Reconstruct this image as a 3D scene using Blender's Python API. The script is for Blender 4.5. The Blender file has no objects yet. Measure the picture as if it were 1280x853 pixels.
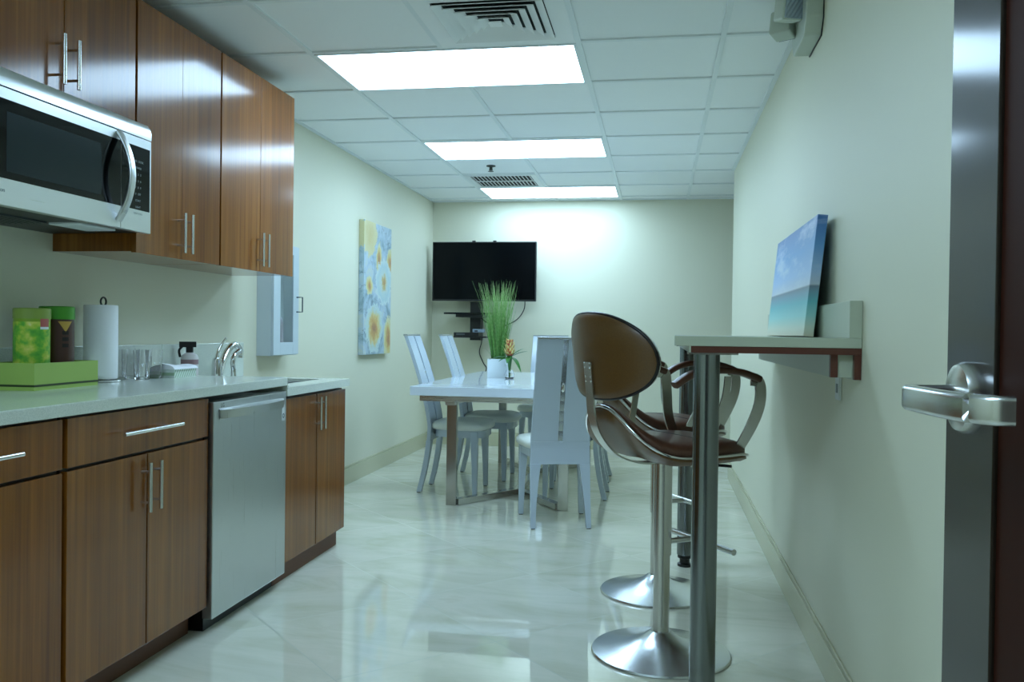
import bpy, bmesh, math, random
from mathutils import Vector, Matrix
PI = math.pi
random.seed(7)
SC = bpy.context.scene
COL = SC.collection

# ------------------------------------------------------------------ helpers
def lin(c):
    c = c / 255.0
    return c / 12.92 if c <= 0.04045 else ((c + 0.055) / 1.055) ** 2.4
def rgb(r, g, b): return (lin(r), lin(g), lin(b), 1.0)

def mat(name, col, rough=0.5, metal=0.0, **kw):
    m = bpy.data.materials.new(name); m.use_nodes = True
    b = m.node_tree.nodes['Principled BSDF']
    b.inputs['Base Color'].default_value = col
    b.inputs['Roughness'].default_value = rough
    b.inputs['Metallic'].default_value = metal
    for k, v in kw.items():
        b.inputs[k.replace('_', ' ')].default_value = v
    return m
def nt(m): return m.node_tree, m.node_tree.nodes['Principled BSDF']
def ramp(t, stops, interp='LINEAR'):
    r = t.nodes.new('ShaderNodeValToRGB'); e = r.color_ramp; e.interpolation = interp
    while len(e.elements) < len(stops): e.elements.new(0.5)
    for el, (p, c) in zip(e.elements, stops): el.position = p; el.color = c
    return r
def objco(t, scale=(1, 1, 1), rot=(0, 0, 0), loc=(0, 0, 0), kind='Object'):
    tc = t.nodes.new('ShaderNodeTexCoord'); mp = t.nodes.new('ShaderNodeMapping')
    mp.inputs['Scale'].default_value = scale; mp.inputs['Rotation'].default_value = rot; mp.inputs['Location'].default_value = loc
    t.links.new(tc.outputs[kind], mp.inputs['Vector']); return mp
def noise(t, vec, scale, detail=3, rough=0.5):
    n = t.nodes.new('ShaderNodeTexNoise'); n.inputs['Scale'].default_value = scale
    n.inputs['Detail'].default_value = detail; n.inputs['Roughness'].default_value = rough
    t.links.new(vec, n.inputs['Vector']); return n
def math_n(t, op, a, b=None):
    n = t.nodes.new('ShaderNodeMath'); n.operation = op
    for i, v in enumerate((a, b)):
        if v is None: continue
        if isinstance(v, (int, float)): n.inputs[i].default_value = v
        else: t.links.new(v, n.inputs[i])
    return n.outputs[0]
def mixc(t, fac, a, b, blend='MIX'):
    n = t.nodes.new('ShaderNodeMix'); n.data_type = 'RGBA'; n.blend_type = blend
    if isinstance(fac, (int, float)): n.inputs[0].default_value = fac
    else: t.links.new(fac, n.inputs[0])
    for i, v in ((6, a), (7, b)):
        if isinstance(v, tuple): n.inputs[i].default_value = v
        else: t.links.new(v, n.inputs[i])
    return n.outputs[2]
def bump(t, b, h, strength=0.2, dist=0.01):
    n = t.nodes.new('ShaderNodeBump'); n.inputs['Strength'].default_value = strength; n.inputs['Distance'].default_value = dist
    t.links.new(h, n.inputs['Height']); t.links.new(n.outputs[0], b.inputs['Normal'])

def obj(name, bm, m, parent=None, smooth=None, bevel=0.0, seg=2, label=None):
    if smooth is not None:
        for f in bm.faces: f.smooth = True
    me = bpy.data.meshes.new(name); bm.normal_update(); bm.to_mesh(me); bm.free()
    if smooth is not None:
        me.set_sharp_from_angle(angle=smooth)
    me.materials.append(m)
    o = bpy.data.objects.new(name, me); COL.objects.link(o)
    if parent is not None: o.parent = parent
    if bevel > 0:
        md = o.modifiers.new('bevel', 'BEVEL'); md.width = bevel; md.segments = seg; md.limit_method = 'ANGLE'; md.angle_limit = 0.6
        md.harden_normals = False
    if label: o['label'] = label
    return o
def tag(o, label, cat, group=None, kind=None):
    if label: o['label'] = label
    if cat: o['category'] = cat
    if group: o['group'] = group
    if kind: o['kind'] = kind
    return o
def thing(name, label, cat, loc=(0, 0, 0), rotz=0.0, group=None):
    o = bpy.data.objects.new(name, None); COL.objects.link(o)
    o.location = loc; o.rotation_euler = (0, 0, rotz); o.empty_display_size = 0.1
    return tag(o, label, cat, group)
def struct(name, bm, m, parent=None, **k):
    o = obj(name, bm, m, parent, **k)
    if parent is None: o['kind'] = 'structure'
    return o
def dup(root, loc, rotz, label):
    r = root.copy(); COL.objects.link(r); r.location = loc; r.rotation_euler = (0, 0, rotz); r['label'] = label
    for ch in list(root.children):
        c = ch.copy(); COL.objects.link(c); c.parent = r
        for g in ch.children:
            d = g.copy(); COL.objects.link(d); d.parent = c
    return r

def box(bm, x0, x1, y0, y1, z0, z1, M=None):
    vs = [bm.verts.new(Vector(p)) for p in ((x0, y0, z0), (x1, y0, z0), (x1, y1, z0), (x0, y1, z0), (x0, y0, z1), (x1, y0, z1), (x1, y1, z1), (x0, y1, z1))]
    if M is not None:
        for v in vs: v.co = M @ v.co
    for q in ((3, 2, 1, 0), (4, 5, 6, 7), (0, 1, 5, 4), (1, 2, 6, 5), (2, 3, 7, 6), (3, 0, 4, 7)):
        bm.faces.new([vs[i] for i in q])
    return bm
def B(*a, M=None): return box(bmesh.new(), *a, M=M)
def prism(bm, pts, axis, a, b):
    # pts: 2D polygon; axis 'x','y','z' extrusion
    def P(p, h):
        return {'x': (h, p[0], p[1]), 'y': (p[0], h, p[1]), 'z': (p[0], p[1], h)}[axis]
    v0 = [bm.verts.new(P(p, a)) for p in pts]; v1 = [bm.verts.new(P(p, b)) for p in pts]
    n = len(pts)
    bm.faces.new(v0[::-1]); bm.faces.new(v1)
    for i in range(n): bm.faces.new((v0[i], v0[(i + 1) % n], v1[(i + 1) % n], v1[i]))
    bmesh.ops.recalc_face_normals(bm, faces=bm.faces[:])
    return bm
def lathe(bm, prof, seg=32, c=(0, 0, 0), close=True):
    rings = []
    for r, z in prof:
        if r < 1e-6: rings.append([bm.verts.new((c[0], c[1], c[2] + z))])
        else: rings.append([bm.verts.new((c[0] + r * math.cos(2 * PI * i / seg), c[1] + r * math.sin(2 * PI * i / seg), c[2] + z)) for i in range(seg)])
    for A, D in zip(rings, rings[1:]):
        for i in range(seg):
            j = (i + 1) % seg
            if len(A) == 1 and len(D) == 1: continue
            if len(A) == 1: bm.faces.new((A[0], D[j], D[i]))
            elif len(D) == 1: bm.faces.new((A[i], A[j], D[0]))
            else: bm.faces.new((A[i], A[j], D[j], D[i]))
    bmesh.ops.recalc_face_normals(bm, faces=bm.faces[:])
    return bm
def smooth_path(pts, n=6, closed=False):
    P = [Vector(p) for p in pts]; out = []
    N = len(P)
    rng = range(N) if closed else range(N - 1)
    for i in rng:
        if closed: a, b, c, d = P[(i - 1) % N], P[i], P[(i + 1) % N], P[(i + 2) % N]
        else: a, b, c, d = P[max(i - 1, 0)], P[i], P[i + 1], P[min(i + 2, N - 1)]
        for k in range(n):
            t = k / n
            out.append(0.5 * ((2 * b) + (c - a) * t + (2 * a - 5 * b + 4 * c - d) * t * t + (3 * b - a - 3 * c + d) * t ** 3))
    if not closed: out.append(P[-1])
    return out
def sweep(bm, path, section, closed=False, up=None, scales=None):
    # section: list of (side, up) offsets; side = tangent x up
    path = [Vector(p) for p in path]; N = len(path); rings = []
    prevu = None
    for i, p in enumerate(path):
        if closed: t = path[(i + 1) % N] - path[(i - 1) % N]
        else: t = path[min(i + 1, N - 1)] - path[max(i - 1, 0)]
        t.normalize()
        if callable(up): u = Vector(up(i, p))
        elif up is not None: u = Vector(up)
        else: u = prevu if prevu is not None else (Vector((0, 0, 1)) if abs(t.z) < 0.9 else Vector((1, 0, 0)))
        u = (u - t * u.dot(t))
        if u.length < 1e-5: u = Vector((1, 0, 0)) - t * t.x
        u.normalize(); prevu = u
        s = t.cross(u)
        k = scales[i] if scales else 1.0
        rings.append([bm.verts.new(p + s * (a * k) + u * (b * k)) for a, b in section])
    n = len(section)
    for i in range(N if closed else N - 1):
        A, D = rings[i], rings[(i + 1) % N]
        for j in range(n): bm.faces.new((A[j], A[(j + 1) % n], D[(j + 1) % n], D[j]))
    if not closed:
        bm.faces.new(rings[0][::-1]); bm.faces.new(rings[-1])
    bmesh.ops.recalc_face_normals(bm, faces=bm.faces[:])
    return bm
def circ(r, n=12): return [(r * math.cos(2 * PI * i / n), r * math.sin(2 * PI * i / n)) for i in range(n)]
def tube(bm, path, r, n=12, closed=False, scales=None): return sweep(bm, path, circ(r, n), closed, None, scales)
def rect(w, h): return [(-w / 2, -h / 2), (w / 2, -h / 2), (w / 2, h / 2), (-w / 2, h / 2)]
def rrect(w, h, r, n=4):
    out = []
    for cx, cy, a0 in ((w / 2 - r, h / 2 - r, 0), (-w / 2 + r, h / 2 - r, PI / 2), (-w / 2 + r, -h / 2 + r, PI), (w / 2 - r, -h / 2 + r, 1.5 * PI)):
        for k in range(n + 1): out.append((cx + r * math.cos(a0 + k * PI / 2 / n), cy + r * math.sin(a0 + k * PI / 2 / n)))
    return out
def text_obj(name, s, size, M, m, parent, extr=0.0003):
    cu = bpy.data.curves.new(name, 'FONT'); cu.body = s; cu.size = size; cu.extrude = extr; cu.align_x = 'CENTER'; cu.align_y = 'CENTER'
    tmp = bpy.data.objects.new(name, cu); me = bpy.data.meshes.new_from_object(tmp)
    bpy.data.objects.remove(tmp); me.transform(M); me.materials.clear(); me.materials.append(m); me.name = name
    o = bpy.data.objects.new(name, me); COL.objects.link(o); o.parent = parent
    return o
# text facing +X: text right -> +Y, text up -> +Z
FACE_X = Matrix(((0, 0, 1, 0), (1, 0, 0, 0), (0, 1, 0, 0), (0, 0, 0, 1)))

# ------------------------------------------------------------------ materials
def m_paint():
    m = mat('wall_paint', rgb(224, 223, 200), 0.5); t, b = nt(m)
    mp = objco(t); n = noise(t, mp.outputs[0], 120, 2); bump(t, b, n.outputs[0], 0.05, 0.002)
    return m
PAINT = m_paint()
def m_wood():
    m = mat('walnut_veneer', rgb(110, 66, 34), 0.42, Coat_Weight=0.95, Coat_Roughness=0.14, Specular_IOR_Level=0.03); t, b = nt(m)
    mp = objco(t, (9, 9, 0.35)); n1 = noise(t, mp.outputs[0], 1.0, 4, 0.6)
    mp2 = objco(t, (75, 75, 1.2)); n2 = noise(t, mp2.outputs[0], 1.0, 3, 0.6)
    mp3 = objco(t, (4, 4, 0.2), loc=(3.3, 1.7, 0)); n3 = noise(t, mp3.outputs[0], 1.0, 2, 0.5)
    s = math_n(t, 'ADD', math_n(t, 'MULTIPLY', n1.outputs[0], 0.55), math_n(t, 'MULTIPLY', n2.outputs[0], 0.45))
    r = ramp(t, [(0.34, rgb(94, 46, 12)), (0.46, rgb(124, 68, 20)), (0.54, rgb(140, 82, 27)), (0.66, rgb(164, 104, 42))])
    t.links.new(s, r.inputs[0])
    c = mixc(t, math_n(t, 'MULTIPLY', n3.outputs[0], 0.45), r.outputs[0], rgb(128, 84, 22))
    t.links.new(c, b.inputs['Base Color'])
    return m
WOOD = m_wood()
WOODDARK = mat('dark_wood', rgb(48, 22, 12), 0.45)
TOEWOOD = mat('toe_kick_wood', rgb(104, 62, 34), 0.5)
BARWOOD = mat('bar_wood_edge', rgb(92, 48, 34), 0.4)
def m_steel(name, col=(0.62, 0.63, 0.62, 1), r=0.28, vert=False):
    m = mat(name, col, r, 1.0); t, b = nt(m)
    mp = objco(t, (3, 3, 300) if not vert else (300, 300, 3)); n = noise(t, mp.outputs[0], 1.0, 2)
    rr = math_n(t, 'ADD', math_n(t, 'MULTIPLY', n.outputs[0], 0.12), r - 0.06); t.links.new(rr, b.inputs['Roughness'])
    b.inputs['Anisotropic'].default_value = 0.3
    return m
STEEL = m_steel('brushed_steel')
DWSTEEL = m_steel('dishwasher_steel', (0.58, 0.6, 0.6, 1), 0.3, True)
MWSTEEL = m_steel('microwave_steel', (0.7, 0.72, 0.72, 1), 0.3)
POST = mat('polished_post_steel', (0.21, 0.23, 0.235, 1), 0.2, 1.0)
BASESTEEL = mat('spun_steel', (0.6, 0.62, 0.62, 1), 0.24, 1.0)
CHROME = mat('chrome', (0.72, 0.72, 0.71, 1), 0.08, 1.0)
SATIN = mat('satin_nickel', (0.6, 0.6, 0.58, 1), 0.25, 1.0)
HANDLE = mat('handle_steel', (0.66, 0.65, 0.62, 1), 0.25, 1.0)
BLACK = mat('black_plastic', rgb(14, 15, 16), 0.35)
BLACKGLOSS = mat('black_gloss', rgb(6, 8, 9), 0.06, Specular_IOR_Level=0.25)
WINDOWG = mat('microwave_window', rgb(24, 38, 44), 0.14, Specular_IOR_Level=0.3)
def m_quartz():
    m = mat('white_quartz', rgb(205, 214, 200), 0.12); t, b = nt(m)
    mp = objco(t); n = noise(t, mp.outputs[0], 260, 2, 0.7)
    r = ramp(t, [(0.36, rgb(204, 212, 200)), (0.55, rgb(220, 226, 214)), (0.75, rgb(228, 232, 222))])
    t.links.new(n.outputs[0], r.inputs[0]); t.links.new(r.outputs[0], b.inputs['Base Color']); return m
QUARTZ = m_quartz()
def m_floor():
    m = mat('polished_marble_tile', rgb(212, 214, 196), 0.015, IOR=2.0); t, b = nt(m)
    tc = t.nodes.new('ShaderNodeTexCoord'); sx = t.nodes.new('ShaderNodeSeparateXYZ'); t.links.new(tc.outputs['Object'], sx.inputs[0])
    S = 0.868
    def grid(v, off):
        w = math_n(t, 'WRAP', math_n(t, 'SUBTRACT', v, off), S / 2); t.nodes[-1].inputs[2].default_value = -S / 2
        return math_n(t, 'ABSOLUTE', w)
    u = math_n(t, 'ADD', sx.outputs[0], sx.outputs[1]); v = math_n(t, 'SUBTRACT', sx.outputs[1], sx.outputs[0])
    d = math_n(t, 'MINIMUM', grid(u, 2.46), grid(v, 3.57))
    g = math_n(t, 'LESS_THAN', d, 0.0032)
    # per-tile tone
    fu = math_n(t, 'FLOOR', math_n(t, 'DIVIDE', math_n(t, 'SUBTRACT', u, 2.46), S)); fv = math_n(t, 'FLOOR', math_n(t, 'DIVIDE', math_n(t, 'SUBTRACT', v, 3.57), S))
    cb = t.nodes.new('ShaderNodeCombineXYZ'); t.links.new(fu, cb.inputs[0]); t.links.new(fv, cb.inputs[1])
    wn = t.nodes.new('ShaderNodeTexWhiteNoise'); t.links.new(cb.outputs[0], wn.inputs[0])
    mp = objco(t, (1.2, 3.2, 1), (0, 0, 0.5)); 
    off = t.nodes.new('ShaderNodeVectorMath'); off.operation = 'ADD'; t.links.new(mp.outputs[0], off.inputs[0]); 
    sc = t.nodes.new('ShaderNodeVectorMath'); sc.operation = 'SCALE'; sc.inputs['Scale'].default_value = 9.0; t.links.new(wn.outputs['Color'], sc.inputs[0]); t.links.new(sc.outputs[0], off.inputs[1])
    n = noise(t, off.outputs[0], 1.3, 6, 0.6)
    n.inputs['Distortion'].default_value = 1.2
    r = ramp(t, [(0.3, rgb(206, 206, 182)), (0.48, rgb(220, 220, 202)), (0.6, rgb(228, 226, 210)), (0.75, rgb(212, 210, 188))])
    t.links.new(n.outputs[0], r.inputs[0])
    tone = mixc(t, math_n(t, 'MULTIPLY', wn.outputs[0], 0.10), r.outputs[0], rgb(176, 180, 160))
    c = mixc(t, g, tone, rgb(168, 172, 152)); t.links.new(c, b.inputs['Base Color'])
    rr = math_n(t, 'ADD', math_n(t, 'MULTIPLY', g, 0.3), 0.015); t.links.new(rr, b.inputs['Roughness'])
    return m
FLOOR = m_floor()
CEIL = mat('ceiling_tile', rgb(244, 247, 246), 0.7)
def _c():
    t, b = nt(CEIL); mp = objco(t); n = noise(t, mp.outputs[0], 300, 2); bump(t, b, n.outputs[0], 0.12, 0.003)
_c()
TBAR = mat('ceiling_grid_metal', rgb(232, 238, 238), 0.5)
BASEB = mat('beige_baseboard', rgb(196, 194, 164), 0.25)
def m_emit(name, col, s):
    m = bpy.data.materials.new(name); m.use_nodes = True; t = m.node_tree; t.nodes.clear()
    e = t.nodes.new('ShaderNodeEmission'); e.inputs[0].default_value = col; e.inputs[1].default_value = s
    o = t.nodes.new('ShaderNodeOutputMaterial'); t.links.new(e.outputs[0], o.inputs[0]); return m
LIGHTCOL = (0.665, 0.98, 1.28, 1)
PANEL = m_emit('lit_diffuser', LIGHTCOL, 10.0)
REARFILL = m_emit('rear_fill_diffuser', LIGHTCOL, 13.0)  # emission of the added fill panel behind the camera
LACQ = mat('silver_grey_lacquer', rgb(186, 198, 210), 0.22, Coat_Weight=0.3, Coat_Roughness=0.1)
TABLEW = mat('white_gloss_lacquer', rgb(216, 226, 236), 0.06)
VINYL = mat('white_vinyl', rgb(226, 230, 222), 0.35)
def m_leather(name, c1, c2):
    m = mat(name, c1, 0.38, Coat_Weight=0.1); t, b = nt(m)
    mp = objco(t); n = noise(t, mp.outputs[0], 240, 3, 0.6); r = ramp(t, [(0.35, c1), (0.65, c2)]); t.links.new(n.outputs[0], r.inputs[0])
    t.links.new(r.outputs[0], b.inputs['Base Color']); bump(t, b, n.outputs[0], 0.15, 0.002); return m
LEATHER = m_leather('brown_leather', rgb(86, 54, 38), rgb(98, 62, 44))
BACKSHELL = m_leather('tan_brown_leather', rgb(94, 63, 24), rgb(103, 70, 29))
PIPING = mat('dark_piping', rgb(22, 16, 18), 0.3)
GLASS = mat('clear_glass', (1, 1, 1, 1), 0.02, 0.0, Transmission_Weight=1.0, IOR=1.45)
PANE = mat('thin_pane', (0.85, 0.93, 0.92, 1), 0.05, 0.0, Transmission_Weight=0.9, IOR=1.1)
WHITE = mat('white_plastic', rgb(222, 228, 228), 0.4)
WHITEM = mat('white_enamel', rgb(200, 212, 218), 0.35)
PAPER = mat('paper_towel_sheet', rgb(246, 248, 250), 0.9)
LEAF = mat('leaf_green', rgb(52, 110, 44), 0.4)
def m_grass():
    m = mat('grass_green', rgb(96, 148, 70), 0.5); t, b = nt(m)
    mp = objco(t); n = noise(t, mp.outputs[0], 60, 2); sx = t.nodes.new('ShaderNodeSeparateXYZ'); t.links.new(mp.outputs[0], sx.inputs[0])
    r = ramp(t, [(0.3, rgb(70, 122, 50)), (0.5, rgb(104, 156, 72)), (0.8, rgb(176, 198, 140))]); t.links.new(math_n(t, 'ADD', math_n(t, 'MULTIPLY', n.outputs[0], 0.7), math_n(t, 'MULTIPLY', sx.outputs[2], 0.45)), r.inputs[0])
    t.links.new(r.outputs[0], b.inputs['Base Color']); return m
GRASS = m_grass()
GREENBOX = mat('green_box', rgb(156, 184, 88), 0.45)

# ------------------------------------------------------------------ room dims
CZ = 2.358
XL, XR, YB, YR = -2.18, 0.5576, 8.19, 6.803
XA, Y0, T = -1.576, 3.726, 0.6096
YN = -0.7
XREC = 1.75
struct('floor', B(XL - 0.15, XREC + 0.15, YN - 0.15, YB + 0.15, -0.1, 0), FLOOR)
struct('wall_left', B(XL - 0.15, XL, YN, YB, 0, 2.6), PAINT)
struct('wall_back', B(XL - 0.15, XREC + 0.15, YB, YB + 0.15, 0, 2.6), PAINT)
struct('wall_right', B(XR, XR + 0.14, YN, YR, 0, 2.6), PAINT)
struct('wall_recess', B(XREC, XREC + 0.15, YR - 1.0, YB, 0, 2.6), PAINT)
bm = bmesh.new()   # wall behind the camera with an open doorway onto a dim corridor
box(bm, XL - 0.15, -0.8, YN - 0.15, YN, 0, 2.6); box(bm, 0.5, XREC + 0.15, YN - 0.15, YN, 0, 2.6); box(bm, -0.8, 0.5, YN - 0.15, YN, 2.12, 2.6)
struct('wall_front', bm, PAINT)
# ceiling with tegular tiles: slab plus T-bars
struct('ceiling', B(XL - 0.15, XREC + 0.15, YN - 0.15, YB + 0.15, CZ + 0.008, CZ + 0.12), CEIL)
bm = bmesh.new()
rows = [Y0 + k * T for k in range(-7, 8)]
cols = [XA + k * T for k in range(-1, 6)]
hw = 0.012
light_rows = (-6, 0, 3, 6)
for y in rows:
    if y < YN: continue
    box(bm, XL, XR if y < YR else XREC, y - hw, y + hw, CZ, CZ + 0.009)
for k, x in zip(range(-1, 6), cols):
    if x < XL: continue
    if k == 1:   # the middle line is interrupted by the 2 x 4 lights
        y = YN
        for lr in light_rows:
            box(bm, x - hw, x + hw, y, Y0 + lr * T, CZ - 0.0002, CZ + 0.009); y = Y0 + (lr + 1) * T
        box(bm, x - hw, x + hw, y, YB, CZ - 0.0002, CZ + 0.009)
    elif x < XR: box(bm, x - hw, x + hw, YN, YB, CZ - 0.0002, CZ + 0.009)
    else: box(bm, x - hw, x + hw, YR, YB, CZ - 0.0002, CZ + 0.009)
struct('trim_1', bm, TBAR)
bm = bmesh.new()   # wall angle around the ceiling
box(bm, XL, XL + 0.022, YN, YB, CZ - 0.001, CZ + 0.009); box(bm, XL, XREC, YB - 0.022, YB, CZ - 0.001, CZ + 0.009)
box(bm, XR - 0.022, XR, YN, YR, CZ - 0.001, CZ + 0.009); box(bm, XR, XREC, YR, YR + 0.022, CZ - 0.001, CZ + 0.009)
struct('trim_2', bm, TBAR)
# baseboards
def baseboard(name, x0, x1, y0, y1, side):
    bm = bmesh.new(); box(bm, x0, x1, y0, y1, 0, 0.118)
    if side == 'l': box(bm, x0, x1 - 0.005, y0, y1, 0.118, 0.132)
    if side == 'r': box(bm, x0 + 0.005, x1, y0, y1, 0.118, 0.132)
    if side == 'b': box(bm, x0, x1, y0 + 0.005, y1, 0.118, 0.132)
    struct(name, bm, BASEB, bevel=0.002)
baseboard('baseboard_left', XL, XL + 0.013, 4.31, YB, 'l')
baseboard('baseboard_back', XL + 0.013, XREC, YB - 0.013, YB, 'b')
baseboard('baseboard_right', XR - 0.013, XR, YN, YR, 'r')
struct('baseboard_recess', B(XR, XR + 0.14, YR, YR + 0.013, 0, 0.132), BASEB)

# ------------------------------------------------------------------ ceiling fittings
def ceiling_light(row, label, pm=None):
    t = thing('ceiling_light', label, 'ceiling light', (XA + T, Y0 + (row + 0.5) * T, CZ), 0, 'recessed ceiling lights')
    bm = bmesh.new(); a, b_, w = T - hw, T / 2 - hw, 0.012
    for q in ((-a, a, -b_, -b_ + w), (-a, a, b_ - w, b_), (-a, -a + w, -b_ + w, b_ - w), (a - w, a, -b_ + w, b_ - w)): box(bm, *q, -0.004, 0.006)
    obj('frame', bm, TBAR, t)
    obj('diffuser', B(-a + w, a - w, -b_ + w, b_ - w, 0.0, 0.006), pm or PANEL, t)
ceiling_light(0, 'lit rectangular ceiling light nearest the square air diffuser, largest in view')
ceiling_light(3, 'lit rectangular ceiling light in the middle, in front of the sprinkler head')
ceiling_light(6, 'lit rectangular ceiling light farthest away, against the back wall behind the slotted grille')

ceiling_light(-6, 'added fill light behind the camera, built like the ceiling lights', REARFILL)  # unseen fill panel, added to brighten the near wall

def square_diffuser():
    cx, cy = XA + 1.5 * T, Y0 - 0.5 * T
    t = thing('air_diffuser', 'square white ceiling air diffuser with nested square louvres', 'air vent', (cx, cy, CZ))
    H = T / 2 - hw
    bm = bmesh.new(); w = 0.075
    for q in ((-H, H, -H, -H + w), (-H, H, H - w, H), (-H, -H + w, -H + w, H - w), (H - w, H, -H + w, H - w)): box(bm, *q, -0.003, 0.005)
    obj('face_plate', bm, CEIL, t)
    obj('duct_opening', B(-H + w, H - w, -H + w, H - w, 0.0055, 0.0075), mat('duct_dark', rgb(28, 38, 38), 0.8), t)
    # nested louvre rings: sloping square frustums
    r = H - w
    rad = [r - 0.002, r - 0.040, r - 0.078, r - 0.116, r - 0.154]
    for q, rr in enumerate(rad):
        bm = bmesh.new(); a, b2 = rr, rr - 0.033
        za, zb = -0.013 - 0.001 * q, 0.002
        o = [bm.verts.new((sx * a, sy * a, za)) for sx, sy in ((-1, -1), (1, -1), (1, 1), (-1, 1))]
        i = [bm.verts.new((sx * b2, sy * b2, zb)) for sx, sy in ((-1, -1), (1, -1), (1, 1), (-1, 1))]
        o2 = [bm.verts.new((sx * a, sy * a, za + 0.003)) for sx, sy in ((-1, -1), (1, -1), (1, 1), (-1, 1))]
        i2 = [bm.verts.new((sx * b2, sy * b2, zb + 0.003)) for sx, sy in ((-1, -1), (1, -1), (1, 1), (-1, 1))]
        for k in range(4):
            j = (k + 1) % 4
            bm.faces.new((o[k], o[j], i[j], i[k])); bm.faces.new((o2[j], o2[k], i2[k], i2[j])); bm.faces.new((o2[k], o2[j], o[j], o[k])); bm.faces.new((i[k], i[j], i2[j], i2[k]))
        bmesh.ops.recalc_face_normals(bm, faces=bm.faces[:])
        obj('louvre', bm, CEIL, t)
    a = rad[-1] - 0.036
    obj('centre_plate', B(-a, a, -a, a, -0.018, -0.012), CEIL, t, bevel=0.004)
square_diffuser()
def return_grille():
    t = thing('return_grille', 'slotted rectangular ceiling return grille beside the farthest light', 'air vent', (XA + T / 2, Y0 + 5.5 * T, CZ))
    H = T / 2 - hw; w = 0.045
    bm = bmesh.new()
    for q in ((-H, H, -H, -H + w), (-H, H, H - w, H), (-H, -H + w, -H + w, H - w), (H - w, H, -H + w, H - w)): box(bm, *q, -0.004, 0.005)
    box(bm, -H + w, H - w, -0.008, 0.008, -0.003, 0.004)
    obj('frame', bm, WHITE, t)
    obj('dark_opening', B(-H + w, H - w, -H + w, H - w, 0.0055, 0.0075), mat('grille_dark', rgb(12, 14, 14), 0.8), t)
    bm = bmesh.new(); n = 16
    for k in range(n):
        x = -H + w + (k + 0.5) * (2 * (H - w)) / n
        M = Matrix.Translation((x, 0, 0.0)) @ Matrix.Rotation(0.0, 4, 'Y')
        box(bm, -0.0035, 0.0035, -H + w, H - w, 0.0015, 0.0035, M)
    obj('fins', bm, WHITE, t)
return_grille()
def sprinkler():
    t = thing('sprinkler_head', 'small dark sprinkler head hanging from the ceiling in front of the slotted grille', 'sprinkler', (-1.27, 6.45, CZ + 0.008))
    dm = mat('sprinkler_metal', rgb(70, 74, 72), 0.35, 0.8)
    bm = bmesh.new(); lathe(bm, [(0, 0), (0.035, 0), (0.035, -0.006), (0.012, -0.012), (0.011, -0.035), (0, -0.035)], 20); obj('escutcheon', bm, dm, t, smooth=0.6)
    bm = bmesh.new()
    tube(bm, [(0.010, 0, -0.02), (0.012, 0, -0.03), (0.006, 0, -0.042)], 0.002, 6); tube(bm, [(-0.010, 0, -0.02), (-0.012, 0, -0.03), (-0.006, 0, -0.042)], 0.002, 6)
    lathe(bm, [(0, -0.040), (0.022, -0.042), (0.022, -0.044), (0, -0.046)], 16); obj('deflector', bm, dm, t, smooth=0.6)
sprinkler()

# ------------------------------------------------------------------ kitchen handles
def bar_handle(parent, p, axis, length, stand=0.032, r=0.006):
    """p = centre on the door face (x face at p.x), bar runs along axis 'z' or 'y'."""
    bm = bmesh.new(); x, y, z = p; h = length / 2; s = h * 0.62
    if axis == 'z':
        tube(bm, [(x + stand, y, z - h), (x + stand, y, z + h)], r, 12)
        for q in (-s, s): tube(bm, [(x, y, z + q), (x + stand, y, z + q)], r * 0.75, 8)
    else:
        tube(bm, [(x + stand, y - h, z), (x + stand, y + h, z)], r, 12)
        for q in (-s, s): tube(bm, [(x, y + q, z), (x + stand, y + q, z)], r * 0.75, 8)
    return obj('handle', bm, HANDLE, parent, smooth=0.7)

XF = -1.587   # face of base doors
def base_cabinet(name_lab, y0, y1, top, zdoor, front_items, toe_x, toe_y=None, gap=0.004):
    t = thing('base_cabinet', name_lab, 'cabinet', (XL, (y0 + y1) / 2, 0))
    cy = (y0 + y1) / 2; bx = XF - XL
    bm = B(0.002, bx - 0.021, y0 - cy + 0.002, y1 - cy - 0.002, zdoor + 0.01, top); obj('carcass', bm, WOODDARK if toe_y is None else WOODDARK, t)
    ty0, ty1 = toe_y or (y0, y1)
    obj('toe_kick', B(0.05, toe_x - XL, ty0 - cy, ty1 - cy, 0.0, zdoor + 0.012), TOEWOOD, t)
    for it in front_items:
        kind, a, b, z0, z1, hd = it
        o = obj(kind, B(bx - 0.02, bx, a - cy + gap / 2, b - cy - gap / 2, z0, z1), WOOD, t, bevel=0.0012)
        if hd: bar_handle(o, (bx, hd[0] - cy, hd[1]), hd[2], hd[3])
    return t
base_cabinet('walnut base cabinet at the left edge, cut off, below the green box', 1.35, 2.107, 0.86, 0.10,
             [('drawer', 1.354, 2.103, 0.716, 0.852, (1.735, 0.785, 'y', 0.36)), ('door', 1.354, 2.103, 0.10, 0.706, (1.40, 0.6, 'z', 0.15))], -1.66)
base_cabinet('walnut base cabinet with one wide drawer over two doors, left of the dishwasher', 2.115, 2.872, 0.86, 0.10,
             [('drawer', 2.119, 2.872, 0.716, 0.852, (2.49, 0.785, 'y', 0.32)), ('door', 2.119, 2.497, 0.10, 0.706, (2.465, 0.605, 'z', 0.155)),
              ('door', 2.499, 2.872, 0.10, 0.706, (2.524, 0.605, 'z', 0.155))], -1.66)
t = base_cabinet('walnut sink cabinet with two tall doors at the far end, right of the dishwasher', 3.505, 4.25, 0.66, 0.085,
             [('door', 3.509, 3.87, 0.085, 0.80, (3.845, 0.71, 'z', 0.155)), ('door', 3.874, 4.25, 0.085, 0.80, (3.90, 0.71, 'z', 0.155))], -1.616, (3.47, 4.215))
cyy = (3.505 + 4.25) / 2
obj('side_panel', B(0.002, XF - XL - 0.021, 4.232 - cyy, 4.25 - cyy, 0.085, 0.805), WOOD, t)
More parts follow.
